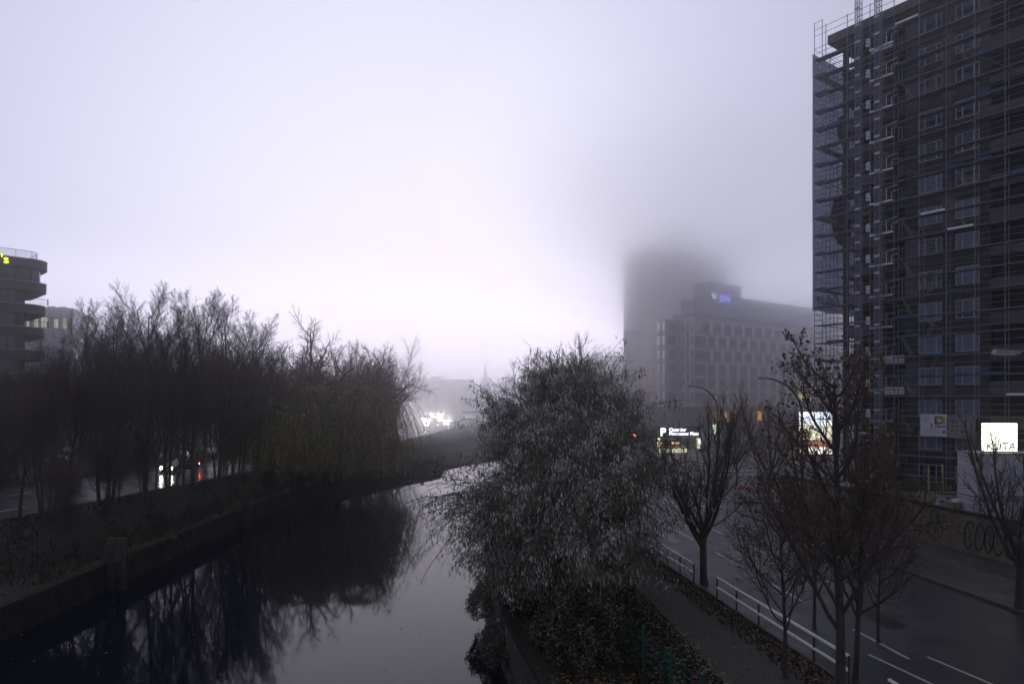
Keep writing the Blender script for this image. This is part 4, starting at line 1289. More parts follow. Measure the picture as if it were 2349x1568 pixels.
# dark evergreen bushes
def bush(seed, rx, ry, rz_, n, mats, L=.09, W=.055):
    rs = np.random.RandomState(seed)
    u = rs.normal(0, 1, (n, 3)); u /= np.linalg.norm(u, axis=1)[:, None]; u[:, 2] = np.abs(u[:, 2])
    lump = 1 + .22 * np.sin(u[:, 0] * 7 + seed) * np.sin(u[:, 1] * 6 + 1) + .1 * np.sin(u[:, 2] * 13 + u[:, 0] * 9)
    rad = rs.uniform(.55, 1.0, n) ** .5 * lump
    pts = u * rad[:, None] * np.array([rx, ry, rz_])
    lq = leaf_quads(rs, pts, L, W, .2, .04)
    seg = []
    rn = random.Random(seed)
    for _ in range(60):
        i = rn.randrange(n); p = Vector(pts[i]) * .95
        seg.append((Vector((rn.gauss(0, .2) * rx, rn.gauss(0, .2) * ry, -.1)), p * .5 + Vector((0, 0, .1)), .02, .014, 0)); seg.append((p * .5 + Vector((0, 0, .1)), p, .014, .006, 0))
    return seg_mesh('stems', seg, [m_bark], 4), seg_mesh('foliage', [], mats, 3, lq, rs.randint(0, len(mats), n))
def plant_bush(me, name, label, x, y, z, rz=0., s=1., group=None, cat='bush'):
    o = empty(name, label, cat, (x, y, z), rz, group); o.scale = (s, s, s)
    link_mesh('stems', me[0], o); link_mesh('foliage', me[1], o); return o
bu = bush(2, 1.5, 2.2, 2.0, 16000, [m_dleaf, m_dleaf, m_gleaf2])
plant_bush(bu, 'dark_bush', 'dense dark evergreen bush beside the green fence posts', 2.3, 23.2, -.1)
plant_bush(bu, 'dark_bush', 'dark evergreen bush under the grey willow next to the quay', 1.2, 28.0, -.1, 1.2, .8)
bi = bush(4, .9, 2.4, 1.5, 7000, [m_dleaf, m_gleaf2], .1, .07)
plant_bush(bi, 'ivy', 'hanging ivy clump over the top of the near quay wall', -.55, 27.5, -1.7, 0, .8, cat='ivy')
plant_bush(bi, 'ivy', 'dark creeper hanging low over the water at the bottom of the picture', -1.0, 22.6, -2.3, .3, .55, cat='ivy')
plant_bush(bi, 'ivy', 'ivy clump spilling down the quay wall under the grey willow', -1.2, 33.0, -1.6, -.1, .9, cat='ivy')
for i in range(13):
    y = 36 + i * 5.7
    plant_bush(bi, 'overhanging_weeds', '%s clump of dark weeds hanging over the far quay wall, counted from the left' % ORD[i], xl(y) - .25, y, TOW_Z - .15, (i * 1.3) % .4, .28 + .12 * ((i * 7) % 5) / 4, 'weeds hanging over the far quay wall', 'weeds')
# left bank far undergrowth: low green growth beyond the bend
for i, (x, y, s_) in enumerate([(-13, 119, .6), (-10, 126, .7), (-5, 138, .7), (-9, 146, .9), (-2, 156, .8), (-11, 163, 1.0), (-15, 138, .8), (-5, 178, 1.0), (-14, 190, 1.0), (-18, 152, .9)]):
    plant_bush(bi, 'bank_bush', 'low dull green bush on the grassy bend of the far bank, number %d by distance' % (i + 1), x, y, lz(x, y) - .1, i * 1.1, s_ * .9, 'bushes on the grassy bend')

# ---- street trees on the right
stA = proto('rA', 51, 'vase', 9.0, .17, 4)
stB = proto('rB', 52, 'vase', 9.0, .12, 4)
stL = proto('rL', 53, 'ascend', 11.5, .18, 4, leaves=1900, lmat=[m_lbrown, m_lbrown, m_lbrown, m_lyell], lsize=(.13, .10))
stM = proto('rM', 54, 'ascend', 8.0, .085, 4, leaves=1200, lmat=[m_lbrown, m_lbrown, m_lyell], lsize=(.10, .08))
stN = proto('rN', 56, 'vase', 8.0, .15, 4)
def street(me, px_, Y, H, h0, label, rz, nm='street_tree', sx=None):
    plant(me, nm, label, 'tree', (px_ - CX) / F * Y, Y, -.03, H / h0, rz, 'street trees beside the near road', sx)
street(stA, 1615, 30.9, 9.1, 9, 'bare forked street tree in the gap of the white railing', 1.0)
street(stB, 1465, 42.5, 7.2, 9, 'thin bare street tree at the willow side end of the railing', 2.0)
street(stB, 1764, 52, 10.3, 9, 'bare street tree on the far pavement left of the lit billboard', 3.0, sx=.85)
street(stL, 1932, 18.0, 10.4, 11.5, 'big near street tree with withered brown leaves in front of the billboard', 4.1, sx=.88)
street(stM, 1801, 20.6, 6.6, 8, 'slim near street tree with brown leaves by the middle of the railing', .7)
street(stN, 2336, 27, 8.4, 8, 'bare street tree in front of the white containers at the right edge', 5.0)
street(stL, 1962, 20.2, 7.6, 11.5, 'second leafy street tree just behind the big near one', 1.9, sx=.75)
street(stM, 2015, 23.5, 5.6, 8, 'small leafy street tree right of the pair of big near ones', 3.3)
street(stM, 1868, 25.0, 6.0, 8, 'slim leafy street tree between the slim near one and the big one', 5.3)
street(stM, 2040, 37.5, 6.0, 8, 'small leafy street tree before the graffiti wall', 2.6)
street(stB, 1690, 66, 8.6, 9, 'faint bare street tree near the crossing barriers', 5.3, sx=.8)

# ================================================================== CARS
m_paintd = mat('black_car_paint', (.015, .015, .018), .25, var=0, coat=.6)
m_paintw = mat('white_car_paint', (.55, .55, .56), .3, var=0, coat=.5)
m_paintg = mat('grey_car_paint', (.12, .12, .13), .3, var=0, coat=.5)
m_paintb = mat('dark_blue_car_paint', (.03, .04, .08), .3, var=0, coat=.5)
m_cglass = mat('car_glass', (.01, .012, .015), .06, var=0, spec=.8)
m_tyre = mat('tyre_rubber', (.015, .015, .015), .85, var=.2)
m_rim = mat('alloy_rim', (.3, .3, .32), .4, metal=.6, var=0)
m_head_on = mat('lit_headlight', (.8, .8, .8), .3, var=0, emit=(1, .97, .90), estr=620)
m_head_cool = mat('lit_cool_headlight', (.8, .8, .8), .3, var=0, emit=(1, .93, .84), estr=70)
m_head_off = mat('unlit_headlight', (.5, .5, .52), .2, var=0)
m_tail_on = mat('lit_tail_light', (.5, .02, .02), .3, var=0, emit=(1, .06, .04), estr=120)
m_tail_off = mat('red_tail_lens', (.2, .01, .01), .3, var=0)
m_plate = mat('number_plate', (.6, .6, .58), .5, var=0)
def car_meshes(van=False):
    h = 1.95 if van else 1.47
    prof = [(-2.12, .28), (-2.22, .45), (-2.2, .68), (-2.05, .84), (-1.15, 1.0), (1.75, 1.04), (2.15, .95), (2.24, .7), (2.22, .42), (2.12, .28)]
    cab = [(-1.3, .99), (-.55, h - .05), (-.3, h), (1.25 if not van else 1.95, h), (1.5 if not van else 2.1, h - .08), (2.0 if not van else 2.18, 1.02)]
    b = MB()
    def ring(pf, xs, shr):
        base = len(b.v); n = len(pf)
        cy_ = sum(p[0] for p in pf) / n; cz_ = sum(p[1] for p in pf) / n
        for x, s_ in zip(xs, shr):
            for y, z in pf: b.v.append((x, cy_ + (y - cy_) * s_, cz_ + (z - cz_) * s_))
        for i in range(len(xs) - 1):
            for k in range(n):
                k2 = (k + 1) % n
                b.f.append((base + i * n + k, base + i * n + k2, base + (i + 1) * n + k2, base + (i + 1) * n + k)); b.m.append(0)
        b.f.append(tuple(base + k for k in range(n))); b.m.append(0)
        b.f.append(tuple(base + (len(xs) - 1) * n + k for k in range(n))[::-1]); b.m.append(0)
    ring(prof, [-.9, -.84, .84, .9], [.93, 1, 1, .93])
    # cabin pillars and roof
    b2 = b
    n = len(cab); base = len(b.v)
    def hw(z): return .80 - .20 * (z - 1.0) / (h - 1.0)
    for y, z in cab: b.v.append((-hw(z), y, z))
    for y, z in cab: b.v.append((hw(z), y, z))
    for i in range(n):
        j = (i + 1) % n
        b.f.append((base + i, base + j, base + n + j, base + n + i)); b.m.append(0)
    b.f.append(tuple(base + i for i in range(n))); b.m.append(0); b.f.append(tuple(base + n + i for i in range(n))[::-1]); b.m.append(0)
    body = b
    g = MB()
    zt = h - .09
    e = .012
    def y_f(z): return -1.3 + .75 * (z - .99) / (h - .05 - .99)
    g.quad((-hw(1.03) + .08, y_f(1.03) - e, 1.03), (hw(1.03) - .08, y_f(1.03) - e, 1.03), (hw(zt) - .06, y_f(zt) - e, zt), (-hw(zt) + .06, y_f(zt) - e, zt))
    y0, y1 = (2.0, 1.5) if not van else (2.18, 2.1)
    g.quad((hw(1.1) - .08, y0 + e - .04 * (not van), 1.1), (-hw(1.1) + .08, y0 + e - .04 * (not van), 1.1), (-hw(zt) + .08, y1 + .06, zt), (hw(zt) - .08, y1 + .06, zt))
    for s_ in (-1, 1):
        for ya, yb, yc, yd in ((-1.05, .15, .15, -.5), (.25, 1.35, 1.15, .25)):
            g.quad((s_ * (hw(1.07) + e), ya, 1.07), (s_ * (hw(1.07) + e), yb, 1.07), (s_ * (hw(zt) + e), yc, zt), (s_ * (hw(zt) + e), yd, zt))
    w_ = MB()
    w_.tube([(-.11, 0, 0), (-.09, 0, 0), (.09, 0, 0), (.11, 0, 0)], [.27, .32, .32, .27], 14)
    rim = MB(); rim.tube([(-.118, 0, 0), (.118, 0, 0)], .2, 10)
    hl = MB(); hl.tube([(0, -.03, 0), (0, .05, 0)], [.15, .17], 10)
    tl = MB(); tl.box(-.13, .13, -.02, .03, -.09, .09)
    pl = MB(); pl.box(-.26, .26, -.01, .01, -.055, .055)
    return body, g.mesh('windows', m_cglass), w_.mesh('wheel', m_tyre), rim.mesh('rim', m_rim), hl, tl, pl.mesh('plate', m_plate)
CARM = {False: car_meshes(False), True: car_meshes(True)}
CACHE = {}
def car(label, x, y, z, rz, paint, lights='', van=False, group='cars queuing on the far riverside road', name='car', simple=False):
    body, gm, wm_, rm, hl, tl, pm = CARM[van]
    o = empty(name, label, 'van' if van else 'car', (x, y, z), rz, group)
    key = ('b', paint.name, van)
    if key not in CACHE: CACHE[key] = body.mesh('body', paint)
    link_mesh('body', CACHE[key], o); link_mesh('window', gm, o)
    for sx in (-.8, .8):
        for sy in (-1.35, 1.35):
            w_ = link_mesh('wheel', wm_, o, (sx, sy, .32)); link_mesh('rim', rm, w_)
    hm = {'h': m_head_on, 'c': m_head_cool}.get(lights[:1], m_head_off)
    tm = m_tail_on if 't' in lights else m_tail_off
    for k_, mb_, mm_ in (('hl', hl, hm), ('tl', tl, tm)):
        if (k_, mm_.name) not in CACHE: CACHE[(k_, mm_.name)] = mb_.mesh('headlight' if k_ == 'hl' else 'tail_light', mm_)
    for sx in (-.68, .68):
        link_mesh('headlight', CACHE[('hl', hm.name)], o, (sx, -2.2, .66)); link_mesh('tail_light', CACHE[('tl', tm.name)], o, (sx, 2.25, .80))
    link_mesh('number_plate', pm, o, (0, -2.25, .45)); link_mesh('number_plate', pm, o, (0, 2.26, .55))
    return o
def heading(tab, y):
    return -math.atan2(T(tab, y + 4) - T(tab, y - 4), 8)
Q = [(-25.6, 264, 'nearest car of the queue, alone in the right lane with glaring headlights', m_paintg), (-33, 264, 'nearest car of the queue in the left lane with glaring headlights', m_paintd), (-38.6, 300, 'second car of the left lane of the queue', m_paintw),
     (-33.6, 318, 'second car of the right lane of the queue', m_paintg), (-40.4, 378, 'lit car in the middle of the queue right of two others', m_paintd), (-49.0, 420, 'lit car in the middle of the queue, left one of its row', m_paintb), (-44.4, 425, 'lit car in the middle of the queue, right one of its row', m_paintw),
     (-56.3, 485, 'distant pair of headlights in the left lane of the queue', m_paintg), (-51.6, 496, 'distant pair of headlights in the middle lane of the queue', m_paintd), (-47, 520, 'most distant pair of headlights in the right lane of the queue', m_paintg),
     (-66.5, 470, 'far car with headlights left of the queue behind twigs', m_paintd), (-70.5, 455, 'leftmost far car with headlights behind twigs', m_paintg)]
for x, y, lab, p_ in Q:
    car(lab, x, y, .0, heading(LROAD, y) + .0, p_, 'h')
car('black car with bright headlights passing behind the bare trees across the canal', -39.0, 80.2, .0, heading(LROAD, 80) - .12, m_paintd, 'ct', group='cars on the far road near the trees')
car('white parked car behind the trees near the left edge', -62, 92, .02, 1.2, m_paintw, '', group='cars on the far road near the trees')
car('grey car half hidden by trunks on the far carriageway', -52, 96, .02, heading(LROAD, 96), m_paintg, '', group='cars on the far road near the trees')
car('white van parked beyond the far road behind the trees', -72, 108, .0, 1.5, m_paintw, '', van=True, group='cars on the far road near the trees')
RG = 'cars driving away on the near road'
car('dark van driving away with lit red tail lights by the car park entrance', 19.0, 101, .0, math.pi - .13 + math.pi, m_paintd, 't', van=True, group=RG)
car('dark car with lit tail lights ahead of the van', 23.2, 125, .0, -.13, m_paintb, 't', group=RG)
car('distant dark car with small red tail lights near the office block', 35.4, 251, .0, -.12, m_paintd, 't', group=RG)
for i, (px_, Y, p_, l_) in enumerate(((1650, 136, m_paintw, 'white car parked left of two others before the office block'), (1690, 139, m_paintw, 'white car parked in the middle before the office block'), (1728, 133, m_paintg, 'grey car parked right of the white ones before the office block'), (1590, 140, m_paintg, 'grey car parked behind the car park sign'))):
    car(l_, (px_ - CX) / F * Y, Y, .06, BA + 1.57 if i % 2 else BA - 1.5, p_, '', group='cars parked before the office block')
# cars on the far bridge
for i, (px_, lab) in enumerate(((1108, 'lit car crossing the far bridge on its left end'), (1120, 'car with amber lamps on the far bridge'))):
    car(lab, (px_ - CX) / F * 436, 436, 1.0, 1.45, m_paintg, 'h' if i == 0 else '', group='cars on the far bridge')

# ================================================================== STREET LAMPS
m_lpole = mat('dark_grey_lamp_pole', (.06, .062, .065), .5, metal=.4, var=.2)
m_lhead = mat('pale_lamp_head', (.20, .20, .21), .5, var=.15)
def street_lamp(label, x, y, H, arm, az, z0=.1):
    """az: direction the arm points to, in the x-y plane"""
    o = empty('street_lamp', label, 'street lamp', (x, y, z0), az, 'curved arm street lamps')
    b = MB()
    pts = [(0, 0, 0), (0, 0, H * .55), (0, 0, H * .72)]
    for i in range(1, 9):
        t_ = i / 8
        a = t_ * math.pi / 2 * .93
        pts.append((arm * .92 * (1 - math.cos(a)), 0, H * .72 + (H * .265) * math.sin(a)))
    rs = [.12, .10, .09] + [.085 - .004 * i for i in range(8)]
    b.tube(pts, rs, 8); b.tube([(0, 0, 0), (0, 0, 1.1)], .14, 8); b.build('pole', m_lpole, o, smooth=True)
    e = pts[-1]
    b = MB()
    b.hexa([(e[0] - .1, -.09, e[2] - .05), (e[0] + .75, -.13, e[2] - .04), (e[0] + .75, .13, e[2] - .04), (e[0] - .1, .09, e[2] - .05), (e[0] - .1, -.06, e[2] + .06), (e[0] + .7, -.09, e[2] + .10), (e[0] + .7, .09, e[2] + .10), (e[0] - .1, .06, e[2] + .06)])
    hd = b.build('lamp_head', m_lhead, o)
    b = MB(); b.box(e[0] + .05, e[0] + .68, -.09, .09, e[2] - .075, e[2] - .05); b.build('lens', m_rim, hd)
    return o
street_lamp('curved street lamp left of the lit billboard', 20.6, 48.5, 10.0, 3.0, math.pi)
street_lamp('curved street lamp in front of the office block corner', 22.6, 75, 10.0, 3.0, math.pi)
street_lamp('far curved street lamp right of the office corner one', 36.5, 116, 9.6, 3.0, math.pi)
street_lamp('near street lamp reaching in from the right edge', 19.6, 22.2, 9.95, 3.9, math.pi)

# ================================================================== RAILINGS BESIDE THE ROAD
m_rail = mat('pale_worn_railing', (.95, .95, .97), .35, metal=.1, var=.2, scale=8)
m_railp = mat('dark_railing_post', (.04, .04, .042), .6, var=.2)
RX = lambda y: 12.49 - .134 * y
def railing(label, y0, y1, n, fx=RX, z0=-.02):
    o = empty('railing', label, 'railing', (0, 0, 0), 0, 'white pipe railings beside the road')
    for h in (.90, .48):
        b = MB(); b.tube([(fx(y0), y0, h + z0), (fx(y1), y1, h + z0)], .052, 6); b.build('rail', m_rail, o)
    for i in range(n + 1):
        y = y0 + (y1 - y0) * i / n
        b = MB(); b.tube([(fx(y), y, z0 - .05), (fx(y), y, z0 + .92)], .035, 6); b.build('post', m_railp, o)
railing('white two rail railing between the thin and the forked street tree', 31.2, 37.8, 4)
railing('nearest white two rail railing running to the bottom right', 19.9, 28.75, 5)
railing('farthest white railing half hidden by the willow', 39.6, 47, 4)
railing('near white railing stub right of the big leafy tree', 12.5, 18.2, 3)
railing('low white barrier on the far side of the crossing', 72.0, 72.6, 4, fx=lambda y: 21.6 + (y - 72) * 8, z0=.06)
railing('short white barrier at the crossing corner', 64.0, 66.5, 2, fx=lambda y: 19.4 + (y - 64) * .3, z0=.06)

# ================================================================== GREEN MESH FENCE BY THE QUAY
m_green = mat('dark_green_fence_paint', (.012, .075, .055), .5, var=.25, scale=6)
fe = empty('green_fence', 'low green wire fence with square posts at the bottom by the leaf heap', 'fence')
gpts = [(3.35, 25.0), (3.70, 23.07), (4.1, 21.3), (4.55, 19.6), (4.95, 17.75), (5.4, 15.9)]
for x, y in gpts:
    b = MB(); b.box(x - .035, x + .035, y - .035, y + .035, -.2, 1.2); b.box(x - .05, x + .05, y - .05, y + .05, 1.2, 1.24); b.build('post', m_green, fe)
for (x, y), (x2, y2) in zip(gpts, gpts[1:]):
    b = MB()
    for i in range(1, 12):
        f_ = i / 12; b.tube([(x + (x2 - x) * f_, y + (y2 - y) * f_, -.02), (x + (x2 - x) * f_, y + (y2 - y) * f_, 1.08)], .006, 3)
    for h in (.05, .3, .55, .8, 1.05): b.tube([(x, y, h), (x2, y2, h)], .007, 3)
    b.build('mesh_panel', m_green, fe)
# litter of fallen leaves
rs = np.random.RandomState(4)
def litter(name, label, n, fn, mats, L, W, z=.0):
    pts = np.array([fn(rs) for _ in range(n)])
    d = rs.normal(0, 1, (n, 3)); d[:, 2] *= .25; d /= np.linalg.norm(d, axis=1)[:, None]
    c = np.cross(d, np.array([[0, 0, 1.]])) + rs.normal(0, .2, (n, 3)); c /= np.linalg.norm(c, axis=1)[:, None]
    l = (L * rs.uniform(.6, 1.4, n))[:, None]; w_ = (W * rs.uniform(.6, 1.4, n))[:, None]
    lq = np.stack([pts, pts + d * l * .5 + c * w_ * .5, pts + d * l, pts + d * l * .5 - c * w_ * .5], 1)
    o = link_mesh(name, seg_mesh(name, [], mats, 3, lq, rs.randint(0, len(mats), n)))
    P(o, label, None, None, 'stuff'); return o
m_pl = mat('pale_dry_leaf', (.20, .17, .13), .8, var=.5)
m_ol = mat('orange_leaf', (.20, .075, .02), .8, var=.5)
def f1(r):
    y = r.uniform(17, 60); x = RX(y) - r.uniform(.1, 1.1); return (x, y, .0)
litter('fallen_leaves', 'brown leaves lying on the verge beside the railing', 12000, f1, [m_lbrown, m_lbrown, m_pl, m_soil], .11, .09)
def f2(r):
    y = r.uniform(20, 50); a = T([(0, 7.2), (20, 6.3), (26.7, 5.86), (37.4, 5.3), (60, 2.6)], y)
    return (a - abs(r.normal(0, 1.2)) + .25, y, .0)
litter('fallen_leaves', 'pale dry leaves along the willow side of the footpath', 6500, f2, [m_pl, m_pl, m_lbrown], .10, .08)
def f6(r):
    y = r.uniform(18, 46); return (T([(0, 8.6), (25, 7.2), (39, 6.1), (60, 3.7)], y) + r.uniform(-1.2, 1.2), y, .0)
litter('fallen_leaves', 'scattered leaves trodden on the footpath', 900, f6, [m_pl, m_lbrown, m_soil], .10, .08)
def f3(r): return (2.6 + r.normal(0, .9), 17.2 + r.normal(0, 1.3), .02 + abs(r.normal(0, .1)))
litter('fallen_leaves', 'heap of orange leaves at the foot of the green fence', 6500, f3, [m_ol, m_lbrown, m_soil, m_soil], .12, .10)
def f4(r):
    y = r.uniform(19, 90); return (r.uniform(xl(y) + .3, xr(y) - .5), y, WATER_Z + .006)
litter('floating_leaves', 'tiny leaves floating on the canal', 420, f4, [m_pl, m_lbrown], .10, .08)
def f5(r):
    y = r.uniform(30, 110); return (xl(y) - abs(r.normal(0, 1.4)) - .5, y, TOW_Z + .01)
litter('fallen_leaves', 'brown leaf litter on the far towpath', 9000, f5, [m_lbrown, m_soil, m_soil], .13, .10)
# rough grass on both banks
def tufts(name, label, n, fn, mats, h):
    lq = []
    for _ in range(n):
        x, y, z = fn(rs)
        a = rs.uniform(0, 3.14); hh = h * rs.uniform(.5, 1.3); dx, dy = math.cos(a) * .05, math.sin(a) * .05; lx, ly = rs.normal(0, .12, 2) * hh / .3
        lq.append([(x - dx, y - dy, z), (x + dx, y + dy, z), (x + lx + .01, y + ly, z + hh), (x + lx, y + ly + .01, z + hh)])
    o = link_mesh(name, seg_mesh(name, [], mats, 3, np.array(lq), rs.randint(0, len(mats), n))); P(o, label, None, None, 'stuff')
m_gr = mat('dull_winter_grass', (.018, .025, .011), .9, var=.5)
m_gr2 = mat('dead_grass_stalk', (.04, .032, .02), .9, var=.5)
def g1(r):
    y = r.uniform(16, 60); return (r.uniform(xr(y) + .6, RX(y) - .2) if r.rand() < .9 else RX(y) - r.uniform(.05, 1.2), y, -.12)
tufts('grass', 'short dull grass on the near bank', 16000, lambda r: (lambda p: p if not (T([(0, 7.2), (20, 6.3), (26.7, 5.86), (37.4, 5.3), (60, 2.6)], p[1]) < p[0] < RX(p[1]) - 1.3) else (T([(0, 7.0), (20, 6.0), (26.7, 5.6), (37.4, 5.0), (60, 2.2)], p[1]) - r.uniform(0, 2.5), p[1], -.1))(g1(r)), [m_gr, m_gr, m_gr2], .22)
def g2(r):
    y = r.uniform(34, 210); x = r.uniform(min(xroad(y) + .5, xl(y) - 1), xl(y) - .6)
    return (x, y, lz(x, y))
tufts('grass', 'rank grass and dead stalks on the far bank', 26000, g2, [m_gr, m_gr2, m_gr], .5)

# ================================================================== MOORING POSTS
m_tim = mat('tarred_timber', (.03, .026, .022), .85, var=.4, scale=4, streak=(3, 3, .3))
m_ycap = mat('faded_yellow_cap', (.075, .052, .018), .7, var=.3)
for px_, Y, lab in ((246, 39.2, 'pair of dark mooring piles with faded yellow tops at the far quay, nearer one'), (553, 59.0, 'dark mooring pile with an orange yellow top beside the long bare trees')):
    x = (px_ - CX) / F * Y
    o = empty('mooring_post', lab, 'mooring post', (x + .5, Y, WATER_Z))
    for dx in ((-.33, .33) if Y < 50 else (-.2, .2)):
        b = MB(); b.tube([(dx, 0, -1), (dx * .9, 0, 2.7)], [.26, .22], 10); b.build('pile', m_tim, o, smooth=True)
        b = MB(); b.tube([(dx * .9, 0, 2.70), (dx * .9, 0, 2.96)], [.235, .21], 10); b.build('cap', m_ycap, o)
    for zz_ in (.8, 1.6):
        b = MB(); b.box(-.5, .5, -.3, -.22, zz_, zz_ + .15); b.build('waling', m_tim, o)

# ================================================================== CAR PARK ENTRANCE
m_sign = mat('dark_sign_face', (.012, .022, .030), .4, var=0)
m_slit = mat('white_lit_lettering', (.8, .8, .85), .4, var=0, emit=(.90, .92, 1.0), estr=2.6)
m_pil = mat('lit_yellow_pillar', (.5, .5, .35), .5, var=0, emit=(.85, .86, .50), estr=1.0)
m_pilw = mat('bright_white_lamp_panel', (.8, .8, .8), .5, var=0, emit=(1, 1, .96), estr=2.4)
m_red = mat('signal_red', (.35, .02, .02), .6, var=.1)
m_rw = mat('barrier_white', (.5, .5, .5), .6, var=.1)
PY = 111.
px2x = lambda p, Y=PY: (p - CX) / F * Y
cp = empty('car_park_entrance', 'underground car park portal with a lit P sign and striped height boards', 'car park entrance', (px2x(1510), PY, 0))
W0 = px2x(1607) - px2x(1510)
z_of = lambda y, Y=PY: CAM_H - (y - HZ) / F * Y
b = MB(); b.box(0, W0, 0, .45, z_of(1001), z_of(978)); b.build('sign_board', m_sign, cp)
put_text('lettering', 'P', 1.75, m_slit, cp, (.32, -.03, z_of(998.5)), (1, 0, 0), depth=.02, bold=.05)
put_text('lettering', 'Quartier', .78, m_slit, cp, (1.75, -.03, z_of(988.5)), (1, 0, 0), depth=.02, bold=.012)
put_text('lettering', 'Potsdamer Platz', .74, m_slit, cp, (1.75, -.03, z_of(997.5)), (1, 0, 0), depth=.02, bold=.012)
def stripes(nm, x0, x1, z0, z1, y, n, par_):
    b = MB(); b.box(x0, x1, y, y + .12, z0, z1, 0)
    w_ = (x1 - x0) / n
    for i in range(n):
        b.hexa([(x0 + w_ * i, y - .006, z0), (x0 + w_ * (i + .5), y - .006, z0), (x0 + w_ * (i + .5), y - .002, z0), (x0 + w_ * i, y - .002, z0), (x0 + w_ * (i + .12), y - .006, z1), (x0 + w_ * (i + .62), y - .006, z1), (x0 + w_ * (i + .62), y - .002, z1), (x0 + w_ * (i + .12), y - .002, z1)], 1)
    return b.build(nm, [m_rw, m_red], par_)
stripes('height_board', .9, 2.9, z_of(1009), z_of(1004), .1, 7, cp); stripes('height_board', 3.9, 5.7, z_of(1009), z_of(1004), .1, 7, cp)
stripes('height_board', .55, 5.2, z_of(1027.5), z_of(1020.5), .1, 14, cp)
b = MB(); b.box(-.1, .35, -.1, .5, z_of(1025), z_of(1004)); b.build('lit_pillar', m_pil, cp)
b = MB(); b.box(-.06, .31, -.12, -.1, z_of(1009), z_of(1005)); b.build('lamp_panel', m_pilw, cp)
b = MB(); b.box(W0 - .5, W0 - .05, -.1, .5, z_of(1028), z_of(1005)); b.build('lit_pillar', m_pil, cp)
b = MB(); b.box(W0 - .48, W0 - .07, -.12, -.1, z_of(1017), z_of(1009)); b.tube([(W0 - .28, -.13, z_of(1025)), (W0 - .28, -.10, z_of(1025))], .17, 10); b.build('lamp_panel', m_pilw, cp)
b = MB(); b.box(-.2, W0 + .2, .5, 14, 0, .02); b.box(-.3, -.1, .5, 14, 0, 1.0); b.box(W0 + .1, W0 + .3, .5, 14, 0, 1.0); b.box(-.3, W0 + .3, 13.5, 14, 0, 3.6); b.build('ramp_walls', m_slab, cp)
b = MB(); b.box(.15, 4.6, -.35, .0, 0, .62); b.build('lit_threshold', mat('lit_pale_plinth', (.5, .5, .4), .5, var=0, emit=(.75, .76, .52), estr=.85), cp)
b = MB(); b.box(4.7, W0 - .5, -.3, .0, 0, .5); b.build('plinth', m_wht, cp)
b = MB(); b.box(2.2, 3.5, .15, .2, z_of(1018), z_of(1013.5)); b.build('display', mat('amber_display', (.4, .3, .1), .5, var=0, emit=(1, .72, .25), estr=.9), cp)
b = MB(); b.tube([(.62, .05, z_of(1014.5)), (.62, .12, z_of(1014.5))], .16, 10); b.build('indicator', mat('amber_lamp', (.5, .3, .1), .5, var=0, emit=(1, .6, .12), estr=2.5), cp)
b = MB(); b.tube([(W0 * .5, .2, z_of(978)), (W0 * .5, .2, 5.2)], .1, 6); b.build('mast', m_lpole, cp)
# blue sign above
o = empty('information_sign', 'tall narrow blue sign behind the car park board', 'sign', (px2x(1535), 114, 0))
b = MB(); b.box(-.22, .22, 0, .12, 3.9, 6.6); b.build('panel', mat('pale_blue_panel', (.07, .22, .36), .5, var=.2), o); b = MB(); b.tube([(0, .06, 0), (0, .06, 3.9)], .06, 6); b.build('pole', m_lpole, o)
o = empty('poster_column', 'pale printed poster board right of the car park portal', 'poster board', (px2x(1618), 113, 0))
b = MB(); b.box(-.55, .55, 0, .2, .9, 3.6); b.build('panel', mat('poster_pattern', (.28, .28, .42), .6, var=.6, scale=3), o); b = MB(); b.box(-.06, .06, .05, .15, 0, .9); b.build('pole', m_lpole, o)
o = empty('lit_sign_post', 'small greenish white lit sign on a pole before the office podium', 'sign', (px2x(1639, 120), 120, 0))
b = MB(); b.box(-.25, .25, 0, .2, 2.6, 4.2); b.build('panel', mat('greenish_lit', (.5, .55, .4), .5, var=.0, emit=(.8, .95, .6), estr=1.1), o); b = MB(); b.tube([(0, .1, 0), (0, .1, 2.6)], .05, 6); b.build('pole', m_lpole, o)

# ================================================================== TRAFFIC LIGHTS
m_house = mat('signal_housing', (.02, .022, .02), .6, var=.1)
m_rlit = mat('lit_red_signal', (.6, .05, .03), .4, var=0, emit=(1, .10, .05), estr=70)
m_opole = mat('orange_lit_post', (.40, .16, .05), .6, var=.2)  # orange light on the post, put into its base colour
def signal(label, x, y, zr, big=1., pole=m_lpole, z0=0):
    o = empty('traffic_light', label, 'traffic light', (x, y, z0), 0, 'red traffic lights')
    b = MB(); b.tube([(0, .05, 0), (0, .05, zr + .1)], .07, 6); b.build('pole', pole, o)
    b = MB(); b.box(-.17, .17, -.12, .12, zr - .8, zr + .2); b.build('housing', m_house, o)
    b = MB(); b.tube([(0, -.125, zr), (0, -.14, zr)], .12 * big, 12); b.build('red_lamp', m_rlit, o)
    b = MB()
    for k in (.3, .6): b.tube([(0, -.122, zr - k), (0, -.13, zr - k)], .1, 10)
    b.build('unlit_lamp', m_cglass, o)
signal('bright red traffic light on an orange lit post left of the car park sign', px2x(1455, 105), 105, 3.07, 1.6, m_opole)
signal('small red traffic light left of the orange lit post', px2x(1440, 112), 112, 3.2, 1.0)
signal('red pedestrian light low among the willow twigs', px2x(1399, 88), 88, 2.2, 1.1)
signal('tiny red light among twigs above the far road', px2x(949, 300), 300, 7.4, 1.2)

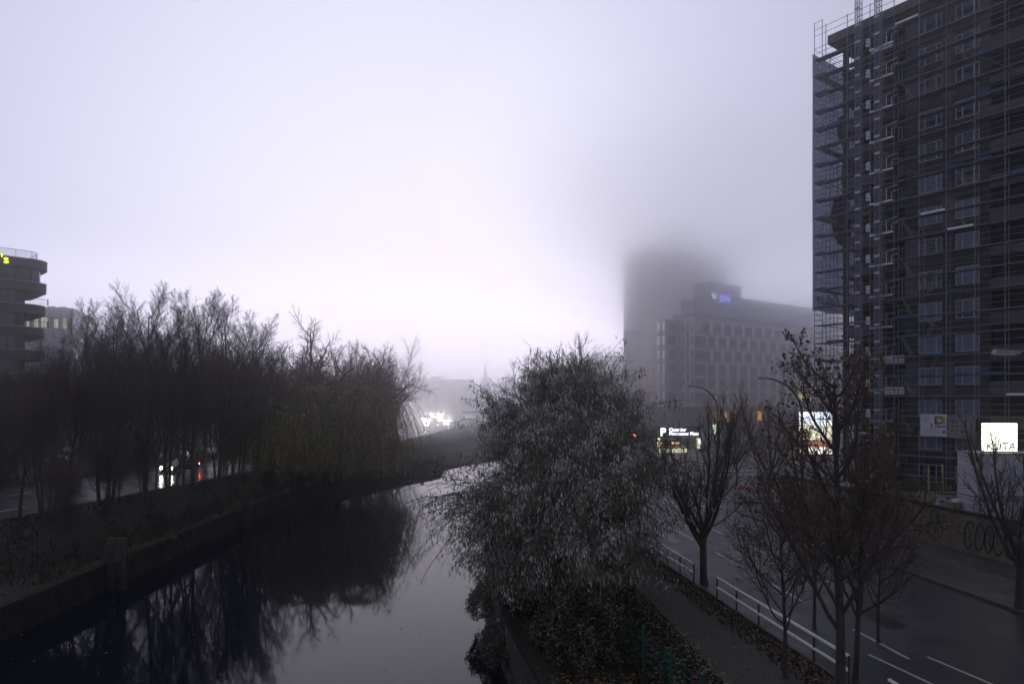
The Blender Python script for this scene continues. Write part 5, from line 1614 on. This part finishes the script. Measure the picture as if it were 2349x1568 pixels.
# ================================================================== TRAFFIC SIGNS, BARRIERS, BILLBOARD
o = empty('warning_sign', 'red rimmed triangular sign near the crossing', 'traffic sign', (px2x(1676, 75), 75, .06))
b = MB(); b.poly([(-.55, 0, 1.35), (.55, 0, 1.35), (0, 0, 2.3)], 1); b.poly([(-.34, -.01, 1.47), (.34, -.01, 1.47), (0, -.01, 2.06)], 0); b.poly([(-.55, .02, 1.35), (0, .02, 2.3), (.55, .02, 1.35)], 2); b.build('plate', [m_rw, m_red, m_rim], o)
b = MB(); b.tube([(0, .06, 0), (0, .06, 2.2)], .035, 6); b.build('pole', m_lpole, o)
o = empty('round_sign', 'round white and red traffic sign beside the far bare tree', 'traffic sign', (px2x(1739, 62), 62, .06))
b = MB(); b.poly([(.42 * math.cos(a * .314), 0, 3.7 + .42 * math.sin(a * .314)) for a in range(20)], 1); b.poly([(.30 * math.cos(a * .314), -.01, 3.7 + .30 * math.sin(a * .314)) for a in range(20)], 0); b.box(-.2, .2, -.012, .0, 2.85, 3.2, 0); b.build('plate', [m_rw, m_red], o)
b = MB(); b.tube([(0, .06, 0), (0, .06, 4.1)], .04, 6); b.build('pole', m_lpole, o)
for i, (x, y, lab) in enumerate(((19.2, 58, 'red and white works barrier left of the crossing'), (23.5, 62, 'red and white works barrier right of the crossing'), (26.0, 59, 'red and white works barrier close to the graffiti wall end'))):
    o = empty('works_barrier', lab, 'barrier', (x, y, .06), .3 * i, 'red and white works barriers')
    stripes('board', -1, 1, .75, 1.0, 0, 6, o)
    for sx in (-.8, .8):
        b = MB(); b.box(sx - .04, sx + .04, .02, .08, 0, 1.05); b.box(sx - .08, sx + .08, -.35, .45, 0, .06); b.build('leg', m_rw, o)
for i, (px_, Y, lab) in enumerate(((1720, 56, 'orange and white beacon nearest to the crossing'), (1845, 48, 'orange beacon by the far end of the graffiti wall'), (1700, 58, 'orange beacon between the crossing barriers'))):
    o = empty('beacon', lab, 'beacon', (px2x(px_, Y), Y, .06), 0, 'orange roadworks beacons')
    b = MB(); b.box(-.25, .25, -.2, .2, 0, .1); b.build('foot', m_tyre, o)
    b = MB(); b.box(-.12, .12, -.02, .02, .1, 1.1, 0); b.box(-.121, .121, -.024, .024, .4, .7, 1); b.build('blade', [mat('orange_plastic', (.45, .12, .02), .5, var=.1), m_rw], o)

BB = 62.0
bx0, bx1 = px2x(1834, BB), px2x(1907, BB)
bb = empty('billboard', 'bright backlit billboard picturing a garden terrace on a tall mast', 'billboard', ((bx0 + bx1) / 2, BB, 0), -.1)
hw_ = (bx1 - bx0) / 2
zt_, zm, zl, zb = z_of(944, BB), z_of(1008, BB), z_of(1025, BB), z_of(1041, BB)
def lit(name, col, s_): return mat(name, [c * .6 for c in col], .5, var=.0, emit=col, estr=s_)
b = MB(); b.box(-hw_ - .08, hw_ + .08, 0, .35, zb - .1, zt_ + .12); b.build('case', m_lpole, bb)
def screen(name, z0, z1, stops_, noise, estr):
    m = bpy.data.materials.new(name); m.use_nodes = True; t = m.node_tree; pb = t.nodes['Principled BSDF']
    co = t.nodes.new('ShaderNodeTexCoord'); mp = t.nodes.new('ShaderNodeMapping'); mp.inputs['Scale'].default_value = noise
    nz = t.nodes.new('ShaderNodeTexNoise'); nz.inputs['Scale'].default_value = 1; nz.inputs['Detail'].default_value = 4; nz.inputs['Roughness'].default_value = .7
    rp = t.nodes.new('ShaderNodeValToRGB'); e = rp.color_ramp.elements
    e[0].position, e[0].color = stops_[0][0], (*stops_[0][1], 1); e[1].position, e[1].color = stops_[-1][0], (*stops_[-1][1], 1)
    for p_, c_ in stops_[1:-1]:
        x_ = e.new(p_); x_.color = (*c_, 1)
    t.links.new(co.outputs['Object'], mp.inputs[0]); t.links.new(mp.outputs[0], nz.inputs[0]); t.links.new(nz.outputs['Fac'], rp.inputs[0])
    t.links.new(rp.outputs[0], pb.inputs['Emission Color']); pb.inputs['Emission Strength'].default_value = estr; pb.inputs['Base Color'].default_value = (.2, .2, .2, 1)
    b = MB(); b.quad((-hw_, -.015, z0), (hw_, -.015, z0), (hw_, -.015, z1), (-hw_, -.015, z1)); b.build(name, m, bb)
screen('picture_sky', z_of(974, BB), zt_, [(.35, (.62, .74, 1.0)), (.6, (1, 1, 1))], (1.2, 1, 1), 1.35)
screen('picture_trees', zm, z_of(974, BB), [(.38, (.06, .10, .03)), (.52, (.75, .72, .5)), (.6, (1, .95, .8))], (3, 1, 3), 1.2)
screen('picture_terrace', zl, zm, [(.35, (.09, .03, .03)), (.6, (.62, .24, .14))], (.5, 1, 7), .8)
screen('picture_caption', zb, zl, [(.3, (.95, .88, .78)), (.7, (1, .96, .9))], (1, 1, 1), 1.2)
b = MB(); b.box(hw_ * .05, hw_ * .98, -.022, -.016, z_of(962, BB), z_of(959.5, BB)); b.box(hw_ * .3, hw_ * .34, -.022, -.016, zm, zt_); b.build('picture_pergola', m_house, bb)
b = MB(); b.tube([(0, .2, 0), (0, .2, zb)], .16, 8); b.build('mast', m_lpole, bb)
b = MB()
for sx in (-.6, .6): b.tube([(sx * hw_, 0, zt_ + .12), (sx * hw_, -.5, zt_ + .3)], .03, 4)
b.box(-hw_ - .25, hw_ * .3, -.6, -.48, zt_ + .26, zt_ + .34); b.build('lamp_bar', m_pale, bb)

# ================================================================== GRAFFITI WALL AND SITE
m_gwall = mat('stained_concrete_wall', (.15, .125, .10), .9, var=.35, scale=1.1, bump=.2)
WX = lambda y: 23.8 - .14 * (y - 43.3)
gw = empty('graffiti_wall', 'low concrete wall scrawled with black graffiti in front of the building site', 'wall', (WX(24), 24, 0), math.atan2(56 - 24, WX(56) - WX(24)))
Lw = math.hypot(56 - 24, WX(56) - WX(24))
b = MB(); b.box(0, Lw, -.3, 0, 0, 2.2)
n = int(Lw / 3)
b.build('wall_body', m_gwall, gw)
b = MB(); b.box(0, Lw, -.36, .06, 2.2, 2.3); b.build('coping', m_coping, gw)
# local +y faces the road here; x runs away from the camera
def scrawl(pts, r=.035, x0=0, nm='graffiti'):
    b = MB()
    P_ = [Vector((x0 - p[0], .012, p[1])) for p in pts]
    for a, c in zip(P_, P_[1:]):
        d = (c - a).normalized(); nn = Vector((-d.z, 0, d.x)) * r
        b.quad(a - nn - d * r * .5, c - nn + d * r * .5, c + nn + d * r * .5, a + nn - d * r * .5)
    b.build(nm, m_black, gw)
def ell(cx_, cz_, rx_, rz__, a0=0, a1=360, n=18, tilt=0.):
    return [(cx_ + rx_ * math.cos(R(a0 + (a1 - a0) * i / n)) + tilt * (rz__ * math.sin(R(a0 + (a1 - a0) * i / n))), cz_ + rz__ * math.sin(R(a0 + (a1 - a0) * i / n))) for i in range(n + 1)]
yy_of = lambda px_: None
def wx_at(px_):   # wall-local x for a photo column
    t_ = (px_ - CX) / F
    y = (23.8 + .14 * 43.3) / (t_ + .14)
    return math.hypot(y - 24, WX(y) - WX(24))
x0 = wx_at(2205)
for cx_, rx_, kind in ((.55, .32, 'E'), (1.25, .28, 'o'), (1.85, .26, 'N'), (2.45, .34, 'O'), (3.15, .3, 'C'), (3.85, .32, 'E'), (4.5, .3, 'o')):
    scrawl(ell(cx_, 1.12, rx_, .72, 40 if kind in 'CE' else 0, 330 if kind in 'CE' else 360, 20, .12), .045, x0)
    if kind in 'EN': scrawl([(cx_ - .05, 1.5), (cx_ + .1, 1.2), (cx_ - .02, .95), (cx_ + .1, .7)], .035, x0)
    if kind in 'oO': scrawl(ell(cx_, 1.2, rx_ * .35, .22, 0, 360, 10), .02, x0)
scrawl(ell(.0, 1.3, .28, .22, 90, 300, 8), .028, x0)
x0 = wx_at(2085)
rr = random.Random(3)
for k in range(15):
    scrawl(ell(rr.uniform(-.2, 3.0), rr.uniform(.7, 1.8), rr.uniform(.12, .4), rr.uniform(.15, .4), rr.uniform(0, 180), rr.uniform(270, 420), 12, rr.uniform(-.4, .4)), .036, x0)
x0 = wx_at(1990)
for k in range(9):
    scrawl(ell(rr.uniform(0, 3.2), rr.uniform(.8, 1.7), rr.uniform(.15, .4), rr.uniform(.2, .5), rr.uniform(0, 180), rr.uniform(270, 420), 12, rr.uniform(-.4, .4)), .02, x0)
# torn posters at the far end of the wall
for i, (px_, z0_, w_, h_, col) in enumerate(((1835, .7, 1.1, 1.3, (.42, .42, .50)), (1862, .9, 1.0, 1.1, (.35, .30, .38)), (1885, .6, .8, 1.2, (.38, .10, .16)), (1905, .8, .9, 1.2, (.12, .24, .40)), (1925, .7, 1.2, 1.3, (.5, .48, .55)), (1957, .8, .9, 1.1, (.10, .30, .34)))):
    xx = wx_at(px_); b = MB(); b.box(xx - w_ / 2, xx + w_ / 2, .004, .016, z0_, z0_ + h_); b.build('poster', mat('torn_poster_%d' % i, col, .8, var=.55, scale=4), gw)

# containers with lit cube
m_cont = mat('white_site_container', (.36, .37, .42), .6, var=.12, scale=1.2)
for k, (lab) in enumerate(('lower white site container behind the graffiti wall at the right edge', 'upper white site container stacked on the other one at the right edge')):
    o = empty('site_container', lab, 'container', (px2x(2246, 40), 40, .0 + k * 2.66), -.12, 'stacked site containers')
    b = MB(); b.box(0, 5.9, 0, 2.4, .0, 2.6); b.build('shell', m_cont, o)
    b = MB()
    for i in range(19): b.box(.2 + i * .29, .29 + i * .29, -.025, 0, .18, 2.42)
    b.build('wall_panel', m_cont, o)
    b = MB(); b.box(-.02, 5.92, -.05, .0, 2.46, 2.62); b.box(-.02, 5.92, -.05, .0, .0, .14); b.box(-.03, .1, -.05, 0, .14, 2.46); b.build('frame', m_board, o)
sx0, sx1 = px2x(2258, 40.6), px2x(2328, 40.6)
cube = empty('light_box', 'glowing white advertising cube with black capital letters on the stacked containers', 'light box', (sx0, 40.6, 5.28), -.12)
wc_ = sx1 - sx0
b = MB(); b.box(0, wc_, 0, .3, .05, 1.72); b.build('lit_shell', mat('glowing_white_panel', (.8, .8, .7), .5, var=0, emit=(1, .97, .80), estr=2.2), cube)
b = MB(); b.box(-.02, wc_ + .02, -.02, .34, -.02, .05); b.box(.2, .3, .3, .4, -.1, .0); b.build('base_frame', m_house, cube)
put_text('lettering', 'KUTA', .62, m_black, cube, (.10, -.02, .14), (1, 0, 0), depth=.006, bold=-.002)

def spot(px_, py_, Y): return Vector((px2x(px_, Y), Y, z_of(py_, Y)))
# clutter on the building site behind the wall (standing on a raised deck of rubble)
strip('site_platform', [lambda y: (WX(y) + .35, 1.2), lambda y: (WX(y) + 16, 1.2)], m_slab, y0=26, y1=54, kind='structure', label='raised rubble surface of the building site behind the wall')
o = empty('utility_cabinet', 'white metal cabinet with yellow top edge behind the graffiti wall', 'cabinet', (px2x(2158, 43.5), 43.5, 1.2), -.1)
b = MB(); b.box(0, .9, 0, .6, 0, 1.15); b.build('body', m_cont, o); b = MB(); b.box(-.03, .93, -.03, .63, 1.15, 1.22); b.build('lid', m_ycap, o)
b = MB(); b.box(.05, .43, -.02, 0, .08, 1.08); b.box(.47, .85, -.02, 0, .08, 1.08); b.build('door', m_cont, o)
o = empty('rubbish_skip', 'open skip filled with cardboard and planks right of the white cabinet', 'skip', (px2x(2190, 42), 42, 1.2), -.1)
b = MB(); b.hexa([(0, 0, 0), (2.0, 0, 0), (2.0, 1.4, 0), (0, 1.4, 0), (-.2, -.2, .9), (2.2, -.2, .9), (2.2, 1.6, .9), (-.2, 1.6, .9)]); b.build('body', m_board, o)
for i, (x_, r_) in enumerate(((.7, .3), (1.1, -.2))):
    q = MB(); q.box(0, .9, -.02, .02, 0, .5); q.xf(Matrix.Translation((x_, .3 + i * .3, .85)) @ Matrix.Rotation(r_, 4, 'Y') @ Matrix.Rotation(.7, 4, 'X')); q.build('cardboard', mat('brown_cardboard', (.30, .20, .14), .9, var=.2), o)
b = MB(); b.box(0.1, .9, .0, .5, .9, 1.05); b.build('foam_sheet', m_wht, o)
o = empty('trestle', 'yellow frame barrier with blue feet behind the graffiti wall', 'barrier', (px2x(2113, 46), 46, 1.2))
b = MB()
for x_ in (0, .75): b.tube([(x_, 0, 0), (x_, 0, .95)], .03, 5)
b.tube([(0, 0, .95), (.75, 0, .95)], .03, 5); b.tube([(0, 0, .45), (.75, 0, .45)], .03, 5); b.build('frame', mat('safety_yellow', (.40, .32, .02), .6, var=.1), o)
b = MB(); b.box(-.12, .2, -.2, .2, 0, .2); b.box(.6, .92, -.2, .2, 0, .2); b.build('foot', mat('bright_blue_plastic', (.02, .22, .42), .5, var=.1), o)
for i, (px_, lab) in enumerate(((2130, 'pale timber post left one on the building site'), (2162, 'pale timber post right one on the building site'))):
    o = empty('timber_post', lab, 'post', (px2x(px_, 50), 50, 1.2)); b = MB(); b.box(-.05, .05, -.05, .05, 0, z_of(1085 - 17 + i * -3, 50) - 1.2); b.box(-.12, .12, -.12, .12, 0, .12); b.build('post_body', mat('pale_timber', (.34, .25, .17), .8, var=.2), o)
for i in range(3):
    o = empty('site_fence', 'green barred site fence panel behind the wall, %s from the left' % ['first', 'second', 'third'][i], 'fence', (px2x(2083 + i * 38, 48), 48, 1.2), -.1, 'barred site fence panels')
    b = MB()
    for q in range(9): b.tube([(.1 + q * .12, 0, .05), (.1 + q * .12, 0, 1.9)], .012, 3)
    b.build('bars', m_green, o); b = MB(); b.tube([(0, 0, 0), (0, 0, 2), (1.15, 0, 2), (1.15, 0, 0)], .025, 4); b.build('frame', m_green, o)
o = empty('steel_stairs', 'light metal site stairs with handrails left of the containers', 'stairs', (px2x(2205, 46), 46, 1.2), 0)
b = MB()
for q in range(8): b.box(.25 * q, .25 * q + .26, 0, .9, .2 * q, .2 * q + .04)
b.build('tread', m_galv, o)
b = MB()
for q in range(10): b.tube([(.22 * q, 0, .18 * q), (.22 * q, 0, .18 * q + 1.0)], .014, 4)
b.tube([(0, 0, 1), (2.0, 0, 2.6)], .02, 4); b.build('handrail', m_rail, o)
for i, (px_, py_, w_, h_, col, lab) in enumerate(((2060, 1098, .9, .5, (.02, .14, .32), 'blue tarpaulin bundle behind the leafy tree'), (2088, 1105, .7, .4, (.03, .18, .36), 'smaller blue bundle beside the tarpaulin'), (2040, 1110, .5, .35, (.35, .22, .02), 'yellow crate behind the leafy tree'))):
    c_ = spot(px_, py_, 47); o = empty('site_bundle', lab, 'bundle', (c_.x, 47, 1.2)); b = MB()
    b.hexa([(-w_ / 2, -.3, 0), (w_ / 2, -.3, 0), (w_ / 2, .3, 0), (-w_ / 2, .3, 0), (-w_ * .4, -.2, h_), (w_ * .35, -.22, h_ * .9), (w_ * .4, .2, h_), (-w_ * .38, .25, h_ * .85)]); b.build('cover', mat('bundle_%d' % i, col, .7, var=.3), o)
    b = MB(); b.box(-w_ / 2 - .05, w_ / 2 + .05, -.05, .05, h_ * .3, h_ * .34); b.build('strap', m_dark, o)

# ================================================================== FAR LEFT SHORE DETAILS
o = empty('sign_gantry', 'dark sign gantry standing over the queue of cars', 'sign gantry', (px2x(1002, 300), 300, 0))
b = MB(); b.tube([(0, 0, 0), (0, 0, 12.2)], .28, 6); b.build('post', m_lpole, o); b = MB(); b.tube([(0, 0, 12.1), (-8.5, 0, 12.1)], .22, 6); b.build('boom', m_lpole, o); b = MB(); b.box(-7.5, -4.6, -.1, .1, 9.6, 12); b.build('sign_panel', mat('faded_blue_panel', (.04, .07, .14), .6, var=.1), o)
for px_, Y, H, w_, lab in ((1043, 285, 12.2, .42, 'thick dark upright post right of the queue'), (1025, 380, 13.5, .5, 'second thick post, farther and left of the dark one')):
    o = empty('tall_post', lab, 'post', (px2x(px_, Y), Y, -.3), 0, 'thick posts beside the far road'); b = MB(); b.box(-w_, w_, -w_, w_, 0, H); b.build('shaft', m_clad2, o); b = MB(); b.box(-w_ * 1.3, w_ * 1.3, -w_ * 1.3, w_ * 1.3, 0, .6); b.build('base', m_slab, o)
for px_, Y, zz_, lab in ((1038, 400, 8.2, 'small yellowish lit street lamp far behind the posts'), (1050, 380, 7.4, 'small white lit street lamp just right of the thick post')):
    o = empty('far_lamp', lab, 'street lamp', (px2x(px_, Y), Y, 0), 0, 'small far lit lamps'); b = MB(); b.tube([(0, 0, 0), (0, 0, zz_)], .09, 5); b.build('pole', m_lpole, o); b = MB(); b.tube([(0, 0, zz_), (0, 0, zz_ + .5)], [.3, .22], 8); b.build('lamp_head', mat('far_lamp_glow', (.8, .7, .5), .5, var=0, emit=(1, .85, .6), estr=8), o)
o = empty('kiosk', 'small blue grey kiosk on the grassy bend near the far water', 'kiosk', (px2x(1112, 216), 216, -.2)); b = MB(); b.box(-1, 1.4, -1, 1, 0, 2.2); b.build('wall', mat('blue_grey_paint', (.10, .14, .22), .6, var=.1), o); b = MB(); b.box(-1.15, 1.55, -1.15, 1.15, 2.2, 2.4); b.build('roof', m_lpole, o)
b = MB(); b.box(-.6, .2, -1.03, -1.0, .1, 1.9); b.build('door', m_lpole, o)
o = empty('marker_pole', 'thin white marker pole on the grassy bend', 'pole', (px2x(1095, 150), 150, -1)); b = MB(); b.tube([(0, 0, 0), (0, 0, 2.9)], .07, 6); b.build('shaft', m_rw, o); b = MB(); b.box(-.12, .12, -.04, .04, 2.9, 3.2); b.build('plate', m_rw, o)
# small green neon glyph on the park side
o = empty('shop_sign', 'tiny green lit glyph glowing between dark trees at the left', 'sign', (px2x(86, 100), 100, 0)); b = MB(); b.box(-.4, .5, .05, .2, 3.4, 5.1); b.build('board', m_house, o)
put_text('lettering', 'G', 1.2, mat('green_neon', (.3, .4, .02), .5, var=0, emit=(.62, .95, .05), estr=1.6), o, (-.35, .03, 3.85), (1, 0, 0), depth=.03, bold=.01); b = MB(); b.box(-.1, .1, .1, .2, 0, 3.4); b.build('pole', m_lpole, o)
# road fence behind the trees on the far side, dark hedge
hd = bush(12, 1.0, 3.4, 1.3, 3500, [m_twig, m_dleaf, m_gleaf2], .16, .1)
for i in range(14):
    y = 40 + i * 6.4
    plant_bush(hd, 'hedge_clump', 'low dark hedge clump on the planted strip of the far road, number %d by distance' % (i + 1), xroad(y) - 16, y, 0, .0, 1., 'hedge clumps on the planted strip', 'hedge')

# ================================================================== HAZE
def volume(name, dens, g=.75, col=(.99, .992, 1)):
    m = bpy.data.materials.new(name); m.use_nodes = True
    t = m.node_tree; t.nodes.clear()
    o = t.nodes.new('ShaderNodeOutputMaterial'); v = t.nodes.new('ShaderNodeVolumePrincipled')
    v.inputs['Color'].default_value = (*col, 1); v.inputs['Density'].default_value = dens; v.inputs['Anisotropy'].default_value = g
    t.links.new(v.outputs[0], o.inputs['Volume'])
    return m
HAZE_D = .0014
hb = MB(); hb.box(-420, 420, -45, 660, -4.5, 74)
hb.build('haze', volume("morning_haze", HAZE_D, .9), kind='stuff', label='pale morning haze filling the whole street')
# rounded fog volumes added to fade the far tower, office block and left bank
def blob(cx, cy_, cz, rx, ry, rz, dens, g=.7):
    bm_v = []; f = []
    nu, nv = 28, 14
    b = MB()
    for j in range(nv + 1):
        for i in range(nu):
            th = math.pi * j / nv; ph = 2 * math.pi * i / nu
            b.v.append((cx + rx * math.sin(th) * math.cos(ph), cy_ + ry * math.sin(th) * math.sin(ph), cz + rz * math.cos(th)))
    for j in range(nv):
        for i in range(nu):
            i2 = (i + 1) % nu
            b.f.append((j * nu + i, (j + 1) * nu + i, (j + 1) * nu + i2, j * nu + i2)); b.m.append(0)
    b.build('added_fog', volume('added_fog_%d' % int(cz), dens, g), kind='stuff', label='added fog bank fading the far buildings and far bank trees')

for f_ in (1.0, .82, .66, .5):
    blob(40, 154, 57 - 6 * (1 - f_), 60 * f_, 66 * f_ + 4, 33 * f_, .0130, .97)  # fog added along the sightline to hide the tower top
blob(48, 214, 62, 46, 24, 30, .005, .95)
blob(72, 118, 12, 52, 44, 34, .0105, .95)  # mist added before the office block to pale it
blob(46.5, 193, 31, 14, 11, 27, .030, .25)  # added fog kept inside the tower outline to brighten it
blob(47, 193, 28, 11, 9, 20, .022, .25)
blob(98, 236, 10, 66, 126, 36, .0050, .9)
blob(-50, 205, 6, 125, 106, 42, .0058, .94)  # mist added over the left bank to fade its back trees
blob(-50, 240, 6, 105, 104, 34, .0024, .92)
